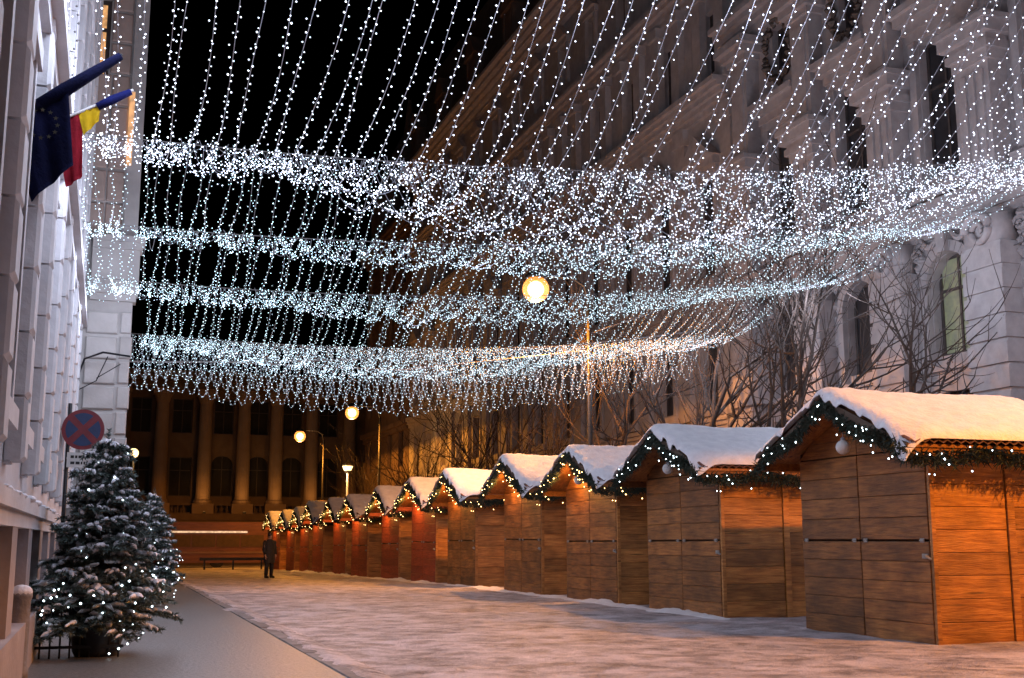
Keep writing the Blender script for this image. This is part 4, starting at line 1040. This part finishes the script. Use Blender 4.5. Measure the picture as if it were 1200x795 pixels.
def cloth(c00, c10, c01, c11, nu, nv, fold, seed, bottom=0.0):
    """draped cloth between four corners with folds that grow downwards; thin but closed."""
    vs, fs = [], []
    A_, B_, C_, D_ = map(Vector, (c00, c10, c01, c11)); nrm = (B_-A_).cross(C_-A_).normalized()
    for s in (0, 1):
        for i in range(nu+1):
            for j in range(nv+1):
                u, v = i/nu, j/nv; p = A_.lerp(B_, u).lerp(C_.lerp(D_, u), v)
                p = p+nrm*(fold*(.25+.75*v)*math.sin(u*11+seed+1.5*v)+.3*fold*math.sin(u*23+seed*2)+s*.004)+Vector((0, 0, -bottom*v*math.sin(math.pi*u)))
                vs.append(p)
    N = (nu+1)*(nv+1)
    for s in (0, 1):
        for i in range(nu):
            for j in range(nv): a = s*N+i*(nv+1)+j; fs.append((a, a+1, a+nv+2, a+nv+1))
    for i in range(nu):
        for j in (0, nv): a = i*(nv+1)+j; fs.append((a, a+nv+1, N+a+nv+1, N+a))
    for j in range(nv):
        for i in (0, nu): a = i*(nv+1)+j; fs.append((a, a+1, N+a+1, N+a))
    return MB().add(vs, fs)
def star(mb, c, r, y):
    pts = []
    for i in range(10): a = math.pi/2+i*math.pi/5; q = r if i % 2 == 0 else r*.4; pts.append((c[0]+q*math.cos(a), c[1]+q*math.sin(a)))
    mb.prism(pts, 'y', y-.004, y)
FY = 10.0
t = thing('navy_flag', 'dark navy flag with small gold stars on a slanted pole at the left wall', 'flag', (XL-.22, FY, 4.62))
MB().tube([(-.05, 0, 0), (.93, 0, .76)], .014, 8).build('pole', 'iron', t, True)
MB().tube([(.18, 0, .125), (.5, 0, .39), (.92, 0, .745)], [.05, .06, .035], 9).build('furled_cloth', 'navy', t, True)
fl = cloth((.06, -.02, .07), (.52, -.02, .42), (.30, -.02, -.60), (.60, -.02, -.26), 18, 18, .03, .7).build('cloth', 'navy', t, True)
fl2 = cloth((.04, .02, .07), (.25, .0, .18), (.14, .02, -.25), (.36, .0, -.35), 10, 12, .02, 2.2).build('cloth', 'navy', t, True)
b = MB()
for k in range(12):
    a = 2*math.pi*k/12; star(b, (.34+.12*math.cos(a), .05+.12*math.sin(a)), .022, -.062)
b.build('stars', 'dull_gold', fl)
t = thing('tricolour_flag', 'blue yellow and red flag on a slanted pole behind the navy flag', 'flag', (XL-.20, FY+.75, 4.70))
MB().tube([(-.05, 0, .02), (1.02, 0, .66)], .014, 8).build('pole', 'sign_white', t, True)
MB().tube([(.72, 0, .46), (.84, 0, .54), (1.0, 0, .64)], [.035, .042, .03], 9).build('blue_cloth', 'flag_blue', t, True)
cloth((.56, 0, .40), (.75, 0, .49), (.62, 0, .18), (.74, 0, .33), 8, 8, .02, 1).build('yellow_cloth', 'flag_yellow', t, True)
cloth((.36, .01, .28), (.60, .01, .42), (.50, .01, -.32), (.63, .01, -.20), 12, 16, .025, 3).build('red_cloth', 'flag_red', t, True)

# ------------------------------------------------------------------ bus, barrier, awning at the far end
YB = 86.0
t = thing('bus', 'long reddish brown bus crossing the far end of the street', 'bus', (5.0, YB, gz(YB)))
b = MB(); b.prism([(-6.0, .35), (6.0, .35), (6.05, .6), (6.0, 2.6), (5.8, 2.95), (-5.8, 2.95), (-6.0, 2.7), (-6.05, .6)], 'y', -1.25, 1.25); b.build('body', 'bus', t)
b = MB(); b.box(-5.7, 5.7, -.9, .9, 2.955, 3.15); b.build('roof_unit', 'bus', t)
wm = MB().box(-.78, .78, -1.275, -1.255, 1.45, 2.25).mesh('window', 'wood_dark')
for i in range(7):
    link('window', wm, t, (-5.0+1.66*i, 0, 0))
MB().box(-5.9, -3.7, -1.285, -1.256, 2.40, 2.53).build('light_strip', 'tube_white', t)
MB().box(-.9, 4.6, -1.285, -1.256, 2.40, 2.53).build('light_strip', 'tube_white', t)
MB().box(-5.98, 5.98, -1.275, -1.256, 1.0, 1.12).build('trim', 'bus_cream', t)
for x in (-3.7, 2.6):
    w = MB().lathe([(.2, -1.23), (.48, -1.22), (.5, -1.15), (.5, -1.0)], 18, (x, 0, .48), 0, 'y').build('wheel', 'rubber', t)
    MB().lathe([(.24, -1.245), (.26, -1.225)], 12, (x, 0, .48), 0, 'y').build('rim', 'iron', w)
t = thing('street_barrier', 'low dark barrier with a small box in front of the bus', 'barrier', (5.6, 74.0, gz(74)))
MB().box(0, 4.2, -.04, .04, .55, .72).build('rail', 'iron', t)
for x in (.3, 2.0, 3.7): MB().box(x-.05, x+.05, -.05, .05, 0, .56).build('post', 'iron', t)
MB().box(4.2, 5.7, -.3, .3, 0, 1.25).build('cabinet', 'wood_dark', t)
t = thing('red_awning', 'small dark red rounded awning behind the far hut roofs', 'awning', (14.0, 80.0, gz(80)))
MB().lathe([(.75, 4.0), (.72, 4.25), (.45, 4.45), (.1, 4.5)], 14).build('canopy', 'red_cloth', t, True); MB().tube([(0, 0, -.2), (0, 0, 4.9)], .05, 6).build('post', 'iron', t)

# ------------------------------------------------------------------ person
def skinned(name, verts, edges, radii, m, parent, sub=1):
    me = bpy.data.meshes.new(name); me.from_pydata(verts, edges, []); o = bpy.data.objects.new(name, me); C.objects.link(o)
    md = o.modifiers.new('skin', 'SKIN')
    for i, r in enumerate(radii):
        sv = me.skin_vertices[0].data[i]; sv.radius = r if hasattr(r, '__len__') else (r, r)
    me.skin_vertices[0].data[0].use_root = True
    sm = o.modifiers.new('sub', 'SUBSURF'); sm.levels = sub; sm.render_levels = sub
    dg = bpy.context.evaluated_depsgraph_get(); me2 = bpy.data.meshes.new_from_object(o.evaluated_get(dg)); me2.name = name
    bpy.data.objects.remove(o); me2.materials.clear(); me2.materials.append(M[m])
    me2.polygons.foreach_set('use_smooth', [True]*len(me2.polygons))
    return link(name, me2, parent)
px, py = 6.15, 46.6
pr = thing('person', 'person in dark coat and trousers standing in the lane before the last huts', 'person', (px, py, gz(py)), None, R(25))
V, Eg, Rd = [], [], []
def jn(p, r, par=None):
    V.append(p); Rd.append(r); i = len(V)-1
    if par is not None: Eg.append((par, i))
    return i
pel = jn((0, 0, .92), (.15, .11)); sp = jn((0, .01, 1.14), (.15, .10), pel); ch = jn((0, .01, 1.33), (.17, .11), sp); nk = jn((0, -.0, 1.47), .055, ch)
hd = jn((0, -.02, 1.56), (.075, .09), nk); hd2 = jn((0, -.015, 1.66), (.07, .085), hd)
ns_ = jn((0, -.11, 1.575), .012, hd)
for s in (-1, 1):
    hp = jn((s*.095, 0, .86), .095, pel); kn = jn((s*.11, -.015, .48), .065, hp); an = jn((s*.115, .02, .09), .045, kn); to = jn((s*.13, -.13, .035), .038, an)
    sh = jn((s*.19, .01, 1.39), .07, ch); el = jn((s*.25, .02, 1.11), .05, sh); wr = jn((s*.23, -.07, .88), .033, el); pm = jn((s*.225, -.09, .80), (.022, .04), wr)
    for f in range(4):
        a = jn((s*.222, -.115+.018*f, .755), .010, pm); jn((s*.21, -.12+.018*f, .715-.004*abs(f-1)), .008, a)
    th = jn((s*.20, -.135, .80), .011, pm); jn((s*.195, -.15, .765), .009, th)
skinned('body', V, Eg, Rd, 'skin', pr, 1)
b = MB()
def ring(z, rx, ry, n=16): return [(rx*math.cos(2*math.pi*j/n), .01+ry*math.sin(2*math.pi*j/n), z) for j in range(n)]
rings = [ring(.58, .235, .175), ring(.8, .225, .165), ring(1.05, .205, .15), ring(1.3, .225, .15), ring(1.42, .19, .13), ring(1.49, .085, .085)]
vs = [p for rg in rings for p in rg]; fs = [(i*16+j, i*16+(j+1) % 16, (i+1)*16+(j+1) % 16, (i+1)*16+j) for i in range(5) for j in range(16)]
b.add(vs, fs)
for s in (-1, 1): b.tube([(s*.17, .01, 1.41), (s*.215, .01, 1.33), (s*.255, .02, 1.11), (s*.235, -.06, .90)], [.08, .085, .07, .055], 10)
b.build('coat', 'coat', pr, True)
b = MB()
for s in (-1, 1): b.tube([(s*.095, 0, .88), (s*.112, -.01, .48), (s*.117, .02, .10)], [.115, .085, .068], 10)
b.build('trousers', 'trousers', pr, True)
b = MB()
for s in (-1, 1): b.tube([(s*.115, .06, .06), (s*.125, -.06, .055), (s*.135, -.17, .04)], [.055, .052, .035], 8)
b.build('shoes', 'black', pr, True)
b = MB(); b.ball((0, .005, 1.665), .098, 14, 10, 0, 1.0); b.build('hat', 'hair', pr, True)
